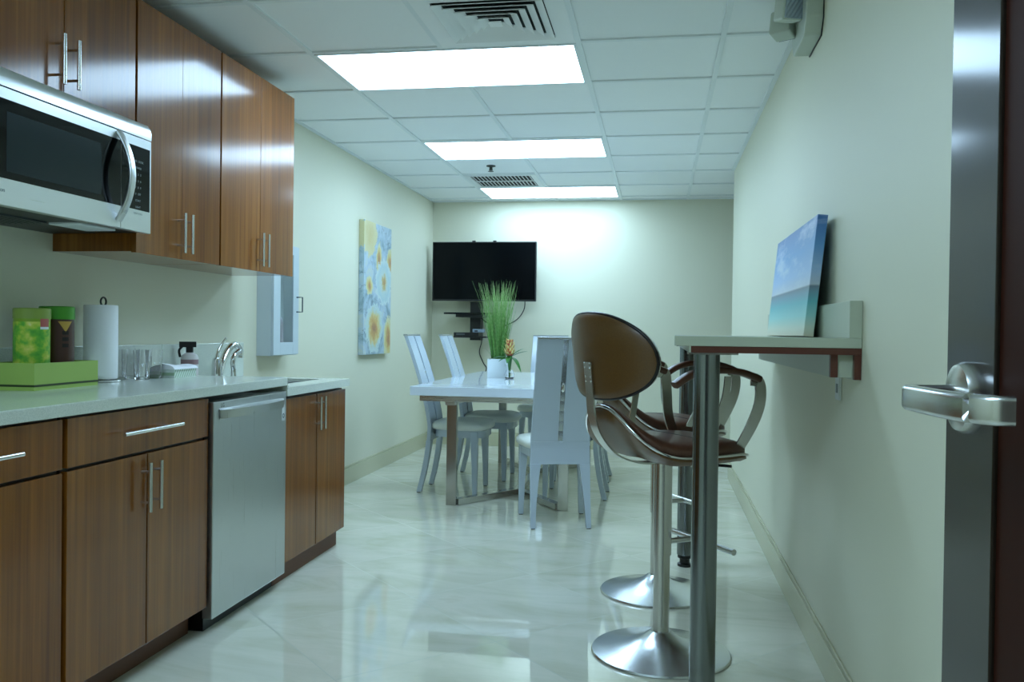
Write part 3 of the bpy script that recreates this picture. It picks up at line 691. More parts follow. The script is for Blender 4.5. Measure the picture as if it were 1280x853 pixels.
# ------------------------------------------------------------------ television and shelves
def television():
    t = thing('television', 'large flat black television mounted in the far left corner', 'television', (-1.62, 7.95, 1.668))
    a, b = -0.495, 0.497; H = 0.278
    obj('bezel', B(a, b, -0.01, 0.03, -H, H), BLACK, t, bevel=0.002)
    obj('screen', B(a + 0.01, b - 0.01, -0.0115, -0.01, -H + 0.016, H - 0.01), mat('screen_glass', rgb(4, 7, 9), 0.15, Specular_IOR_Level=0.12), t)
    obj('rear_housing', B(a + 0.2, b - 0.2, 0.03, 0.07, -H + 0.08, H - 0.1), BLACK, t)
    obj('wall_bracket', B(-0.13, 0.13, 0.07, YB - 7.95 - 0.002, -0.1, 0.1), BLACK, t)
    for x in (-0.10, 0.10): obj('top_nub', B(x - 0.015, x + 0.015, 0.0, 0.02, H, H + 0.012), BLACK, t)
television()
def av_shelf():
    t = thing('media_shelf', 'black two-tier wall shelf bracket below the television', 'shelf', (-1.72, 8.0, 0))
    obj('column', B(-0.05, 0.05, 0.06, 0.188, 1.02, 1.385), BLACK, t)
    obj('upper_shelf', B(-0.24, 0.22, -0.22, 0.12, 1.262, 1.278), BLACKGLOSS, t, bevel=0.002)
    obj('shelf_arm', B(-0.14, 0.12, -0.16, 0.1, 1.236, 1.262), BLACK, t)
    obj('lower_shelf', B(-0.15, 0.16, -0.2, 0.1, 1.045, 1.058), BLACK, t, bevel=0.002)
    t = thing('media_box', 'black set-top box on the lower wall shelf', 'electronics box', (-1.75, 7.93, 1.0582))
    obj('case', B(-0.125, 0.11, -0.1, 0.1, 0, 0.036), BLACK, t, bevel=0.003)
    obj('front_panel', B(-0.1, -0.02, -0.102, -0.1, 0.012, 0.026), mat('grey_print', rgb(90, 96, 100), 0.4), t)
    t = thing('adapter_box', 'small pale blue grey box on the black set-top box', 'electronics box', (-1.655, 7.91, 1.0944))
    obj('case', B(-0.05, 0.05, -0.04, 0.05, 0, 0.032), mat('pale_case', rgb(150, 168, 184), 0.4), t, bevel=0.004)
    obj('port', B(-0.03, 0.0, -0.041, -0.04, 0.008, 0.02), BLACK, t)
    def cord(label, pts, r=0.0045):
        o = obj('cable', tube(bmesh.new(), smooth_path(pts, 6), r, 8), BLACK, None, smooth=0.8); tag(o, label, 'cable')
    cord('dark cable dropping in a bend from the lower shelf to the wall', [(-1.65, 8.02, 1.05), (-1.67, 8.13, 1.0), (-1.70, 8.176, 0.90), (-1.66, 8.18, 0.80), (-1.63, 8.18, 0.74), (-1.69, 8.18, 0.62), (-1.74, 8.18, 0.5), (-1.80, 8.178, 0.4)])
    cord('straight dark cable hanging from the lower shelf beside the bent one', [(-1.575, 8.0, 1.053), (-1.575, 8.1, 1.03), (-1.575, 8.176, 0.93), (-1.575, 8.18, 0.75), (-1.57, 8.18, 0.6), (-1.6, 8.18, 0.45)])
    cord('black cable curving down from the television behind the tall grass', [(-1.24, 8.03, 1.42), (-1.26, 8.12, 1.32), (-1.34, 8.17, 1.22), (-1.48, 8.17, 1.15), (-1.56, 8.05, 1.11)])
    cord('black cable between the upper and lower shelf brackets', [(-1.675, 8.05, 1.245), (-1.62, 8.04, 1.20), (-1.55, 8.03, 1.16), (-1.50, 8.03, 1.10), (-1.56, 8.03, 1.058)])
av_shelf()
def outlet(name, label, loc, rot, plugs=False):
    t = thing(name, label, 'outlet', loc, rot)
    obj('cover_plate', B(-0.036, 0.036, -0.006, 0, -0.058, 0.058), WHITE, t, bevel=0.002)
    for z in (-0.022, 0.022):
        o = obj('socket', B(-0.017, 0.017, -0.0075, -0.006, z - 0.014, z + 0.014), mat('socket_grey', rgb(200, 204, 200), 0.4), t, bevel=0.001)
        obj('slots', B(-0.006, 0.006, -0.0078, -0.0074, z - 0.005, z + 0.005), BLACK, o)
    if plugs: obj('plug', B(-0.014, 0.014, -0.034, -0.008, 0.006, 0.036), BLACK, t, bevel=0.004)
outlet('wall_outlet', 'white wall outlet with a black plug, low on the back wall behind the table', (-1.80, YB - 0.0005, 0.36), 0, True)

# ------------------------------------------------------------------ dining table
def dining_table():
    cx, cy = -0.922, 6.235
    t = thing('dining_table', 'white gloss dining table on a polished steel frame', 'table', (cx, cy, 0))
    hx, hy = 0.592, 1.06
    obj('tabletop', B(-hx, hx, -hy, hy, 0.703, 0.76), TABLEW, t, bevel=0.003)
    bm = bmesh.new(); a, b = hx - 0.05, hy - 0.05; w = 0.03
    for q in ((-a, a, -b, -b + w), (-a, a, b - w, b), (-a, -a + w, -b + w, b - w), (a - w, a, -b + w, b - w)): box(bm, *q, 0.666, 0.7025)
    TS = mat('table_steel', (0.5, 0.5, 0.48, 1), 0.16, 1.0)
    obj('apron_frame', bm, STEEL, t)
    for sx in (-1, 1):
        for sy in (-1, 1):
            x = sx * 0.355; y = sy * 0.905
            obj('leg', B(x - 0.032, x + 0.032, y - 0.02, y + 0.02, 0.0, 0.7025), TS, t, bevel=0.002)
    for sx in (-1, 1): obj('top_rail', B(sx * 0.355 - 0.03, sx * 0.355 + 0.03, -hy + 0.08, hy - 0.08, 0.64, 0.6655), STEEL, t)
    for sy in (-1, 1):
        for sx in (-1, 1):
            p0 = Vector((sx * 0.325, sy * 0.905, 0.022)); p1 = Vector((sx * 0.012, sy * 0.45, 0.022))
            bm = bmesh.new(); sweep(bm, [p0, p1], rect(0.05, 0.04), up=(0, 0, 1)); obj('floor_rail', bm, TS, t, bevel=0.002)
    obj('centre_rail', B(-0.024, 0.024, -0.45, 0.45, 0.003, 0.041), TS, t, bevel=0.002)
dining_table()

# ------------------------------------------------------------------ dining chairs (local: faces +Y)
def dining_chair():
    t = thing('dining_chair', '', 'chair', (0, 0, 0), 0, 'chairs around the dining table')
    # back panel with centre slot; profile follows a slight bend
    def backy(z):   # centre-line of the back
        if z < 0.45: return -0.13 - 0.07 * ((0.45 - z) / 0.45) ** 1.8
        return -0.13 - 0.18 * ((z - 0.45) / 0.63) ** 1.35
    def slab(x0, x1, z0, z1, th=0.026, n=10, taper=None):
        bm = bmesh.new(); prev = None
        for k in range(n + 1):
            z = z0 + (z1 - z0) * k / n; y = backy(z)
            a, b = (x0, x1) if taper is None else taper(z)
            ring = [bm.verts.new(p) for p in ((a, y - th / 2, z), (b, y - th / 2, z), (b, y + th / 2, z), (a, y + th / 2, z))]
            if prev:
                for j in range(4): bm.faces.new((prev[j], prev[(j + 1) % 4], ring[(j + 1) % 4], ring[j]))
            else: bm.faces.new(ring[::-1])
            prev = ring
        bm.faces.new(prev); return bm
    wb, wt = 0.172, 0.158
    def half(z): return wb + (wt - wb) * (z - 0.36) / 0.71
    s = 0.014
    for sd in (-1, 1):
        bm = slab(0, 0, 0.485, 1.068, taper=lambda z: (s, half(z)) if sd > 0 else (-half(z), -s))
        obj('back_panel', bm, LACQ, t, bevel=0.002)
    obj('lower_back', slab(-wb, wb, 0.355, 0.485, taper=lambda z: (-half(z), half(z))), LACQ, t, bevel=0.002)
    bm = bmesh.new(); y = backy(1.075); box(bm, -wt - 0.001, wt + 0.001, y - 0.015, y + 0.015, 1.068, 1.080); obj('top_cap', bm, STEEL, t, bevel=0.001)
    # chrome inlay in the slot
    obj('slot_inlay', slab(-s, s, 0.487, 1.066, th=0.008), mat('mirror_inlay', (0.42, 0.45, 0.46, 1), 0.12, 1.0), t)
    bm = bmesh.new(); zb = 0.80; bmesh.ops.create_uvsphere(bm, u_segments=16, v_segments=10, radius=0.013)
    bmesh.ops.transform(bm, matrix=Matrix.Translation((0, backy(zb) - 0.004, zb)) @ Matrix.Diagonal((0.95, 1.0, 2.4, 1)), verts=bm.verts[:]); obj('chrome_bead', bm, CHROME, t, smooth=1)
    for sd in (-1, 1):   # rear legs taper below the panel
        bm = slab(0, 0, 0.004, 0.357, th=0.034, taper=lambda z: tuple(sorted((sd * wb, sd * (wb - 0.028 - 0.034 * max(0, z / 0.36) ** 1.5)))))
        obj('leg', bm, LACQ, t, bevel=0.002)
    # front legs
    for sd in (-1, 1):
        bm = bmesh.new(); prev = None
        for z, w, o in ((0.004, 0.015, 0.0), (0.2, 0.019, -0.003), (0.425, 0.026, -0.012)):
            cx, cy = sd * (0.185 + o), 0.195 + o * 0.8
            ring = [bm.verts.new(p) for p in ((cx - w, cy - w, z), (cx + w, cy - w, z), (cx + w, cy + w, z), (cx - w, cy + w, z))]
            if prev:
                for j in range(4): bm.faces.new((prev[j], prev[(j + 1) % 4], ring[(j + 1) % 4], ring[j]))
            else: bm.faces.new(ring[::-1])
            prev = ring
        bm.faces.new(prev); obj('leg', bm, LACQ, t, bevel=0.003)
    for gx, gy in ((0.158, -0.2), (-0.158, -0.2), (0.185, 0.195), (-0.185, 0.195)):
        obj('glide', B(gx - 0.011, gx + 0.011, gy - 0.011, gy + 0.011, 0.0, 0.0045), BLACK, t)
    # apron
    def outline(k, grow=0.0, n=40):
        pts = []
        for i in range(n):
            a = 2 * PI * i / n; c, s_ = math.cos(a), math.sin(a)
            ex = 0.42
            px = math.copysign(abs(c) ** ex, c); py = math.copysign(abs(s_) ** ex, s_)
            yy = 0.064 + py * (0.184 + grow)
            wx = (0.168 + 0.055 * (py * 0.5 + 0.5)) + grow
            yy += 0.018 * (1 - px * px) * max(0, py)
            pts.append((px * wx, yy))
        return pts
    bm = prism(bmesh.new(), outline(0, -0.012), 'z', 0.385, 0.435); obj('seat_apron', bm, LACQ, t, smooth=0.5)
    bm = bmesh.new(); lay = [(-0.012, 0.433), (0.004, 0.437), (0.012, 0.448), (0.012, 0.468), (0.0, 0.482), (-0.04, 0.494), (-0.10, 0.499)]
    rings = [[bm.verts.new((x, y, z)) for x, y in outline(0, g)] for g, z in lay]
    for A, D in zip(rings, rings[1:]):
        for j in range(40): bm.faces.new((A[j], A[(j + 1) % 40], D[(j + 1) % 40], D[j]))
    c = bm.verts.new((0, 0.068, 0.501))
    for j in range(40): bm.faces.new((rings[-1][j], rings[-1][(j + 1) % 40], c))
    bm.faces.new(rings[0][::-1])
    obj('seat_cushion', bm, VINYL, t, smooth=0.8)
    return t
ch = dining_chair()
ch.location = (-0.575, 5.02, 0); ch.rotation_euler = (0, 0, math.radians(15)); ch['label'] = 'silver grey dining chair at the near end of the table, its slotted back to us'
dup(ch, (-1.395, 5.86, 0), -PI / 2, 'silver grey dining chair on the left side of the table, nearer of the two there')
dup(ch, (-1.30, 6.45, 0), -PI / 2, 'silver grey dining chair on the left side of the table, farther of the two there')
dup(ch, (-0.53, 5.87, 0), PI / 2, 'silver grey dining chair on the right side of the table, behind the end chair')
dup(ch, (-0.55, 6.55, 0), PI / 2, 'silver grey dining chair farther along the right side of the table')
dup(ch, (-0.95, 7.42, 0), PI, 'silver grey dining chair at the far end of the table, mostly hidden')

# ------------------------------------------------------------------ table plants
def planter():
    t = thing('potted_grass', 'tall green artificial grass in a square white pot on the table', 'plant', (-1.18, 6.37, 0.76), math.radians(2))
    h = 0.07; bm = bmesh.new(); w = 0.006
    box(bm, -h, h, -h, h, 0, 0.008)
    for q in ((-h, -h + w, -h, h), (h - w, h, -h, h), (-h + w, h - w, -h, -h + w), (-h + w, h - w, h - w, h)): box(bm, *q, 0.008, 0.142)
    obj('pot', bm, mat('white_ceramic', rgb(228, 236, 240), 0.25), t)
    obj('soil', B(-h + w, h - w, -h + w, h - w, 0.008, 0.122), mat('dark_soil', rgb(40, 36, 26), 0.9), t)
    bm = bmesh.new(); rnd = random.Random(3)
    for k in range(330):
        a = rnd.uniform(0, 2 * PI); r0 = rnd.uniform(0.002, 0.05) ; L = rnd.uniform(0.42, 0.66) if rnd.random() < 0.85 else rnd.uniform(0.22, 0.38)
        lean = rnd.uniform(0.02, 0.2) * (0.5 + r0 / 0.05 * 0.5); bend = rnd.uniform(-0.03, 0.10)
        base = Vector((r0 * math.cos(a), r0 * math.sin(a), 0.115)); d = Vector((math.cos(a), math.sin(a), 0))
        s = Vector((-d.y, d.x, 0)); s.rotate(Matrix.Rotation(rnd.uniform(0, PI), 3, 'Z'))
        prev = None; n = 6; wd = rnd.uniform(0.0016, 0.0034)
        for q in range(n + 1):
            f = q / n; p = base + d * (lean * L * f * 1.0 + bend * f ** 2.6 * L) + Vector((0, 0, L * f * (1 - 0.06 * f)))
            wq = wd * (1 - f ** 2 * 0.85); v = (bm.verts.new(p - s * wq), bm.verts.new(p + s * wq))
            if prev: bm.faces.new((prev[0], prev[1], v[1], v[0]))
            prev = v
    for k in range(26):   # short unruly blades near the base
        a = rnd.uniform(0, 2 * PI); d = Vector((math.cos(a), math.sin(a), 0)); s = Vector((-d.y, d.x, 0)); L = rnd.uniform(0.1, 0.2); prev = None
        for q in range(7):
            f = q / 6; p = Vector((0, 0, 0.12)) + d * (0.04 + L * 0.55 * f) + Vector((0, 0, L * (f * 1.3 - f * f * 0.6)))
            v = (bm.verts.new(p - s * 0.002 * (1.1 - f)), bm.verts.new(p + s * 0.002 * (1.1 - f)))
            if prev: bm.faces.new((prev[0], prev[1], v[1], v[0]))
            prev = v
    obj('grass_blades', bm, GRASS, t)
    # flower vase
    t = thing('flower_vase', 'small clear glass vase holding a pink and yellow flower beside the white pot', 'vase', (-1.075, 6.27, 0.76))
    bm = bmesh.new(); lathe(bm, [(0, 0), (0.028, 0), (0.036, 0.008), (0.037, 0.03), (0.030, 0.05), (0.026, 0.062), (0.024, 0.062), (0.027, 0.05), (0.034, 0.03), (0.033, 0.01), (0, 0.007)], 24)
    obj('vase_body', bm, GLASS, t, smooth=0.6)
    t2 = thing('bromeliad_flower', 'pink and cream tipped flower with broad green leaves standing in the small vase', 'flower', (-1.075, 6.27, 0.768))
    bm = bmesh.new(); tube(bm, [(0, 0, 0.0), (0.0, 0, 0.05), (0, 0, 0.16)], 0.008, 8, scales=[0.8, 1.0, 2.6]); obj('stem', bm, LEAF, t2, smooth=0.8)
    def leaf(bm, az, L, up0, droop, w, z0):
        d = Vector((math.cos(az), math.sin(az), 0)); s = Vector((-d.y, d.x, 0)); prev = None; n = 8
        for q in range(n + 1):
            f = q / n; p = Vector((0, 0, z0)) + d * (L * f) + Vector((0, 0, up0 * f - droop * f * f)); ww = w * math.sin(PI * min(1, 0.12 + f * 0.88)) ** 0.8
            v = (bm.verts.new(p - s * ww), bm.verts.new(p - Vector((0, 0, 0.006 * math.sin(PI * f)))), bm.verts.new(p + s * ww))
            if prev: bm.faces.new((prev[0], prev[1], v[1], v[0])); bm.faces.new((prev[1], prev[2], v[2], v[1]))
            prev = v
    for az, L, u, dr, w in ((3.3, 0.16, 0.06, 0.08, 0.024), (-0.1, 0.14, 0.11, 0.06, 0.016), (-0.5, 0.11, 0.05, 0.16, 0.024), (3.9, 0.10, 0.02, 0.05, 0.016), (-1.6, 0.10, 0.04, 0.08, 0.02), (1.4, 0.12, 0.08, 0.05, 0.015), (2.4, 0.11, 0.08, 0.04, 0.014), (0.6, 0.12, 0.12, 0.05, 0.01)):
        bm = bmesh.new(); leaf(bm, az, L, u, dr, w, 0.145); obj('leaf', bm, LEAF, t2, smooth=1)
    bm = bmesh.new(); rnd = random.Random(5)
    for tier in range(6):
        for k in range(7):
            a = k * 2 * PI / 7 + tier * 0.45; z = 0.155 + tier * 0.017; L = 0.046 - tier * 0.004; d = Vector((math.cos(a), math.sin(a), 0)); s = Vector((-d.y, d.x, 0)); prev = None
            for q in range(5):
                f = q / 4; p = Vector((0, 0, z)) + d * (0.008 + L * f) + Vector((rnd.uniform(-.004, .004) * f, 0, 0.05 * f + rnd.uniform(-.012, .012) * f)); w = 0.011 * (math.sin(PI * (0.2 + 0.78 * f)))
                v = (bm.verts.new(p - s * w), bm.verts.new(p + s * w))
                if prev: bm.faces.new((prev[0], prev[1], v[1], v[0]))
                prev = v
    m = mat('flower_petals', rgb(200, 90, 80), 0.5); tt, b = nt(m); tc = tt.nodes.new('ShaderNodeTexCoord'); ln = tt.nodes.new('ShaderNodeVectorMath'); ln.operation = 'LENGTH'
    mp = tt.nodes.new('ShaderNodeMapping'); mp.inputs['Location'].default_value = (0, 0, -0.16); mp.inputs['Scale'].default_value = (1, 1, 1)
    sx = tt.nodes.new('ShaderNodeSeparateXYZ'); tt.links.new(tc.outputs['Object'], sx.inputs[0])
    rr = math_n(tt, 'SQRT', math_n(tt, 'ADD', math_n(tt, 'MULTIPLY', sx.outputs[0], sx.outputs[0]), math_n(tt, 'MULTIPLY', sx.outputs[1], sx.outputs[1])))
    rp = ramp(tt, [(0.2, rgb(176, 50, 76)), (0.5, rgb(206, 100, 84)), (0.75, rgb(226, 200, 120)), (1.0, rgb(230, 220, 150))]); tt.links.new(math_n(tt, 'DIVIDE', rr, 0.04), rp.inputs[0]); tt.links.new(rp.outputs[0], b.inputs['Base Color'])
    obj('petals', bm, m, t2)
planter()

# ------------------------------------------------------------------ bar ledge on the right wall
BX0, BX1, BY0, BY1, BZ = 0.047, XR, 2.51, 4.34, 1.101
def bar_ledge():
    t = thing('bar_table', 'narrow grey white bar ledge fixed to the right wall on two steel posts', 'bar table', (0, 0, 0))
    LG = mat('ledge_laminate', rgb(186, 192, 172), 0.35)
    obj('ledge_top', prism(bmesh.new(), [(BX0, BY0), (BX1 - 0.001, BY0), (BX1 - 0.001, BY1), (0.082, BY1)], 'z', BZ - 0.028, BZ), LG, t, bevel=0.0015)
    obj('sub_frame', B(0.094, BX1 - 0.001, BY0 + 0.004, BY1 - 0.03, BZ - 0.047, BZ - 0.0285), BARWOOD, t)
    obj('side_board', B(0.089, 0.0935, BY0 + 0.004, BY1 - 0.03, BZ - 0.047, BZ - 0.0285), LG, t)
    # upstand on the wall
    obj('upstand', B(0.523, BX1 - 0.001, BY0 + 0.002, BY1 - 0.02, BZ + 0.0003, BZ + 0.104), LG, t, bevel=0.001)
    # boxed apron along the wall, open at the near end
    obj('wall_apron', B(0.482, 0.497, BY0 + 0.05, BY1 - 0.02, 0.99, BZ - 0.0475), LG, t)
    obj('brown_end', B(0.480, 0.499, BY0 + 0.03, BY0 + 0.05, 0.99, BZ - 0.0475), BARWOOD, t)
    obj('brown_end', B(0.538, BX1 - 0.001, BY0 + 0.006, BY0 + 0.025, 0.985, BZ - 0.0475), BARWOOD, t)
    obj('wall_cleat', B(0.538, BX1 - 0.001, BY0 + 0.025, BY1 - 0.02, 0.985, BZ - 0.0475), LG, t)
    obj('end_board', B(0.4995, 0.5375, BY0 + 0.035, BY0 + 0.048, 0.99, BZ - 0.0475), LG, t)
    obj('apron_base', B(0.4975, 0.5375, BY0 + 0.05, BY1 - 0.02, 0.99, 0.998), LG, t)
    for y in (2.578, 4.19):
        bm = bmesh.new(); lathe(bm, [(0, 0.055), (0.0375, 0.055), (0.0375, BZ - 0.053), (0, BZ - 0.053)], 36, (0.142, y, 0)); o = obj('post', bm, POST, t, smooth=0.6)
        obj('mounting_plate', B(0.142 - 0.055, 0.142 + 0.085, y - 0.05, y + 0.05, BZ - 0.0525, BZ - 0.0475), SATIN, o)
        bm = bmesh.new(); lathe(bm, [(0, 0), (0.034, 0), (0.034, 0.012), (0.024, 0.016), (0.024, 0.036), (0.034, 0.04), (0.034, 0.055), (0, 0.055)], 28, (0.142, y, 0)); obj('foot', bm, BLACK, o, smooth=0.5)
    t = thing('wall_socket', 'small white socket on the right wall just under the bar ledge', 'outlet', (XR - 0.0005, 2.80, 0.945), -PI / 2)
    obj('cover_plate', B(-0.03, 0.03, -0.008, 0, -0.036, 0.036), WHITE, t, bevel=0.002)
    obj('socket', B(-0.012, 0.012, -0.0095, -0.008, -0.014, 0.014), mat('socket_dark', rgb(120, 130, 128), 0.4), t)
bar_ledge()
def beach_canvas():
    t = thing('beach_canvas', 'blue sky and turquoise sea canvas leaning on the wall upon the bar ledge', 'painting', (0, 0, 0))
    m = mat('beach_print', rgb(120, 170, 210), 0.45); tt, b = nt(m)
    tc = tt.nodes.new('ShaderNodeTexCoord'); sx = tt.nodes.new('ShaderNodeSeparateXYZ'); tt.links.new(tc.outputs['Object'], sx.inputs[0])
    z = math_n(tt, 'DIVIDE', math_n(tt, 'SUBTRACT', sx.outputs[2], BZ), 0.405)
    mp = objco(tt, (1, 1.2, 5)); n = noise(tt, mp.outputs[0], 3.0, 4, 0.6)
    r = ramp(tt, [(0.0, rgb(220, 212, 186)), (0.08, rgb(214, 224, 206)), (0.18, rgb(160, 216, 212)), (0.29, rgb(110, 190, 198)), (0.37, rgb(120, 160, 180)), (0.415, rgb(120, 136, 152)), (0.43, rgb(200, 210, 226)), (0.55, rgb(164, 194, 232)), (0.75, rgb(104, 158, 214)), (1.0, rgb(58, 108, 176))])
    tt.links.new(z, r.inputs[0])
    cl = ramp(tt, [(0.5, (0, 0, 0, 1)), (0.72, (1, 1, 1, 1))]); tt.links.new(n.outputs[0], cl.inputs[0])
    sky = math_n(tt, 'GREATER_THAN', z, 0.43); f = math_n(tt, 'MULTIPLY', math_n(tt, 'MULTIPLY', cl.outputs[0], sky), 0.6)
    col = mixc(tt, f, r.outputs[0], rgb(214, 226, 240)); tt.links.new(col, b.inputs['Base Color'])
    # leaning slab
    y0, y1 = 2.937, 3.885
    bm = bmesh.new(); lean = math.atan2(0.040, 0.400); th = 0.032
    d = Vector((math.sin(lean), 0, math.cos(lean))); nn = Vector((-math.cos(lean), 0, math.sin(lean)))
    base = Vector((0.468 + th * math.cos(lean), 0, BZ + 0.0008)); 
    p = [base, base + nn * th, base + nn * th + d * 0.40, base + d * 0.40]
    v0 = [bm.verts.new((q.x, y0, q.z)) for q in p]; v1 = [bm.verts.new((q.x, y1, q.z)) for q in p]
    bm.faces.new(v0[::-1]); bm.faces.new(v1)
    for i in range(4): bm.faces.new((v0[i], v0[(i + 1) % 4], v1[(i + 1) % 4], v1[i]))
    bmesh.ops.recalc_face_normals(bm, faces=bm.faces[:])
    obj('canvas', bm, m, t, bevel=0.0015)
beach_canvas()

# ------------------------------------------------------------------ bar stools (local: faces +X)
def bar_stool():
    t = thing('bar_stool', '', 'bar stool', (0, 0, 0), 0, 'brown leather bar stools')
    bm = bmesh.new(); lathe(bm, [(0, 0), (0.238, 0), (0.24, 0.004), (0.236, 0.009), (0.17, 0.022), (0.11, 0.038), (0.065, 0.056), (0.036, 0.078), (0.0, 0.078)], 56); obj('base', bm, BASESTEEL, t, smooth=0.6)
    bm = bmesh.new(); lathe(bm, [(0.0, 0.07), (0.028, 0.07), (0.028, 0.40), (0, 0.40)], 28); obj('gas_lift', bm, SATIN, t, smooth=0.6)
    bm = bmesh.new(); lathe(bm, [(0.0285, 0.342), (0.032, 0.342), (0.032, 0.672), (0, 0.672), ], 28); obj('column', bm, SATIN, t, smooth=0.6)
    bm = bmesh.new(); tube(bm, [(0.03, 0, 0.385), (0.135, 0, 0.385)], 0.010, 10); tube(bm, [(0.135, -0.215, 0.385), (0.135, 0.2, 0.385)], 0.0105, 14); obj('footrest', bm, STEEL, t, smooth=0.7)
    # height lever
    bm = bmesh.new(); tube(bm, smooth_path([(0.02, -0.03, 0.668), (0.10, -0.10, 0.664), (0.17, -0.155, 0.66)], 4), 0.005, 8); obj('lift_lever', bm, BLACK, t, smooth=0.7)
    # bucket seat
    def zs(f, y=0.0):
        z = 0.0
        if f < -0.06: z += 0.152 * ((-0.06 - f) / 0.192) ** 1.9 * (1 - 0.62 * (y / 0.225) ** 2)
        if f > 0.16: z -= 0.02 * ((f - 0.16) / 0.1) ** 1.5
        return z
    def ol(a, g=0.0):
        c, s = math.cos(a), math.sin(a); e = 0.72
        return (0.01 + (0.262 + g) * math.copysign(abs(c) ** e, c), (0.225 + g) * math.copysign(abs(s) ** e, s))
    N = 48
    def layered(lay, mt, name, parent, cap_top=True):
        bm = bmesh.new(); rings = []
        for sc, dz in lay:
            ring = []
            for i in range(N):
                x, y = ol(2 * PI * i / N); x = 0.01 + (x - 0.01) * sc; y *= sc
                ring.append(bm.verts.new((x, y, 0.70 + zs(x, y) + dz)))
            rings.append(ring)
        for A, D in zip(rings, rings[1:]):
            for j in range(N): bm.faces.new((A[j], A[(j + 1) % N], D[(j + 1) % N], D[j]))
        bmesh.ops.recalc_face_normals(bm, faces=bm.faces[:])
        return obj(name, bm, mt, parent, smooth=0.9)
    layered([(0.0, -0.03), (0.25, -0.03), (0.5, -0.029), (0.75, -0.026), (0.92, -0.018), (1.0, -0.004), (0.99, 0.006), (0.9, 0.008), (0.5, 0.008), (0, 0.008)], BACKSHELL, 'seat_shell', t)
    cu = layered([(0.0, 0.0085), (0.5, 0.0085), (0.93, 0.0085), (0.975, 0.014), (0.975, 0.03), (0.94, 0.042), (0.85, 0.049), (0.7, 0.053), (0.5, 0.055), (0.25, 0.056), (0.0, 0.056)], LEATHER, 'seat_cushion', t)
    path = []
    for k in range(13):
        y = -0.2 + 0.4 * k / 12; x = 0.05; path.append((x, y, 0.70 + zs(x, y) + 0.0555 - 0.009 * (abs(y) / 0.2) ** 4))
    bm = bmesh.new(); tube(bm, path, 0.0022, 6); obj('seam', bm, PIPING, cu)
    ring = []
    for i in range(64):
        x, y = ol(2 * PI * i / 64, 0.002); ring.append((x, y, 0.70 + zs(x, y) + 0.009))
    bm = bmesh.new(); tube(bm, ring, 0.0055, 8, closed=True); obj('seat_trim', bm, CHROME, t, smooth=0.8)
    # backrest: curved padded shell
    bc = Vector((-0.295, 0, 1.030)); 
    def bk(u, v, off):   # u lateral -1..1, v up -1..1
        y = 0.25 * u; z = 0.141 * v; x = 1.1 * y * y + 1.2 * abs(y) ** 3 - 0.12 * z
        return Vector((bc.x + x + off, y, bc.z + z))
    def bo(a, sc):
        c, s = math.cos(a), math.sin(a); e = 0.78
        u = math.copysign(abs(c) ** e, c) * sc; v = math.copysign(abs(s) ** e, s) * sc
        v -= 0.16 * u * u * (1 if v > 0 else -0.25) 
        return u, v
    def blay(lay, mt, name):
        bm = bmesh.new(); rings = []
        for sc, off in lay:
            rings.append([bm.verts.new(bk(*bo(2 * PI * i / N, sc), off)) for i in range(N)])
        for A, D in zip(rings, rings[1:]):
            for j in range(N): bm.faces.new((A[j], A[(j + 1) % N], D[(j + 1) % N], D[j]))
        bmesh.ops.remove_doubles(bm, verts=bm.verts[:], dist=1e-6)
        bmesh.ops.recalc_face_normals(bm, faces=bm.faces[:]); return obj(name, bm, mt, t, smooth=0.9)
    blay([(0.0, -0.012), (0.5, -0.012), (0.85, -0.010), (0.97, -0.005), (1.0, 0.0), (0.9, 0.003), (0.5, 0.003), (0, 0.003)], BACKSHELL, 'backrest_shell')
    blay([(0.0, 0.0035), (0.5, 0.0035), (0.93, 0.004), (0.975, 0.012), (0.96, 0.028), (0.86, 0.038), (0.5, 0.044), (0, 0.046)], LEATHER, 'backrest_cushion')
    bm = bmesh.new(); tube(bm, [bk(*bo(2 * PI * i / 64, 1.0), 0.004) for i in range(64)], 0.006, 8, closed=True); obj('backrest_piping', bm, PIPING, t, smooth=0.8)
    bm = bmesh.new(); tube(bm, [bk(*bo(2 * PI * i / 64, 0.985), 0.016) for i in range(64)], 0.004, 8, closed=True); obj('backrest_trim', bm, CHROME, t, smooth=0.8)
    # centre strap from backrest, curving under the seat
    pts = smooth_path([(-0.309, 0, 1.01), (-0.302, 0, 0.95), (-0.296, 0, 0.89), (-0.288, 0, 0.83), (-0.262, 0, 0.765), (-0.20, 0, 0.70), (-0.11, 0, 0.668), (-0.02, 0, 0.664)], 5)
    bm = bmesh.new(); sweep(bm, pts, rect(0.046, 0.006), up=lambda i, p: (-1, 0, 0.3) if p.z > 0.78 else (-0.5, 0, -1)); st = obj('back_strap', bm, SATIN, t, smooth=0.5)
    for y in (-0.016, 0.016):
        for z in (0.945, 0.96, 0.99, 1.005):
            bm = bmesh.new(); bmesh.ops.create_uvsphere(bm, u_segments=8, v_segments=6, radius=0.0035, matrix=Matrix.Translation((-0.3115 + (1.01 - z) * 0.115, y, z))); obj('rivet', bm, CHROME, st, smooth=1)
    obj('seat_mount', B(-0.05, 0.05, -0.05, 0.05, 0.664, 0.674), SATIN, t, bevel=0.004)
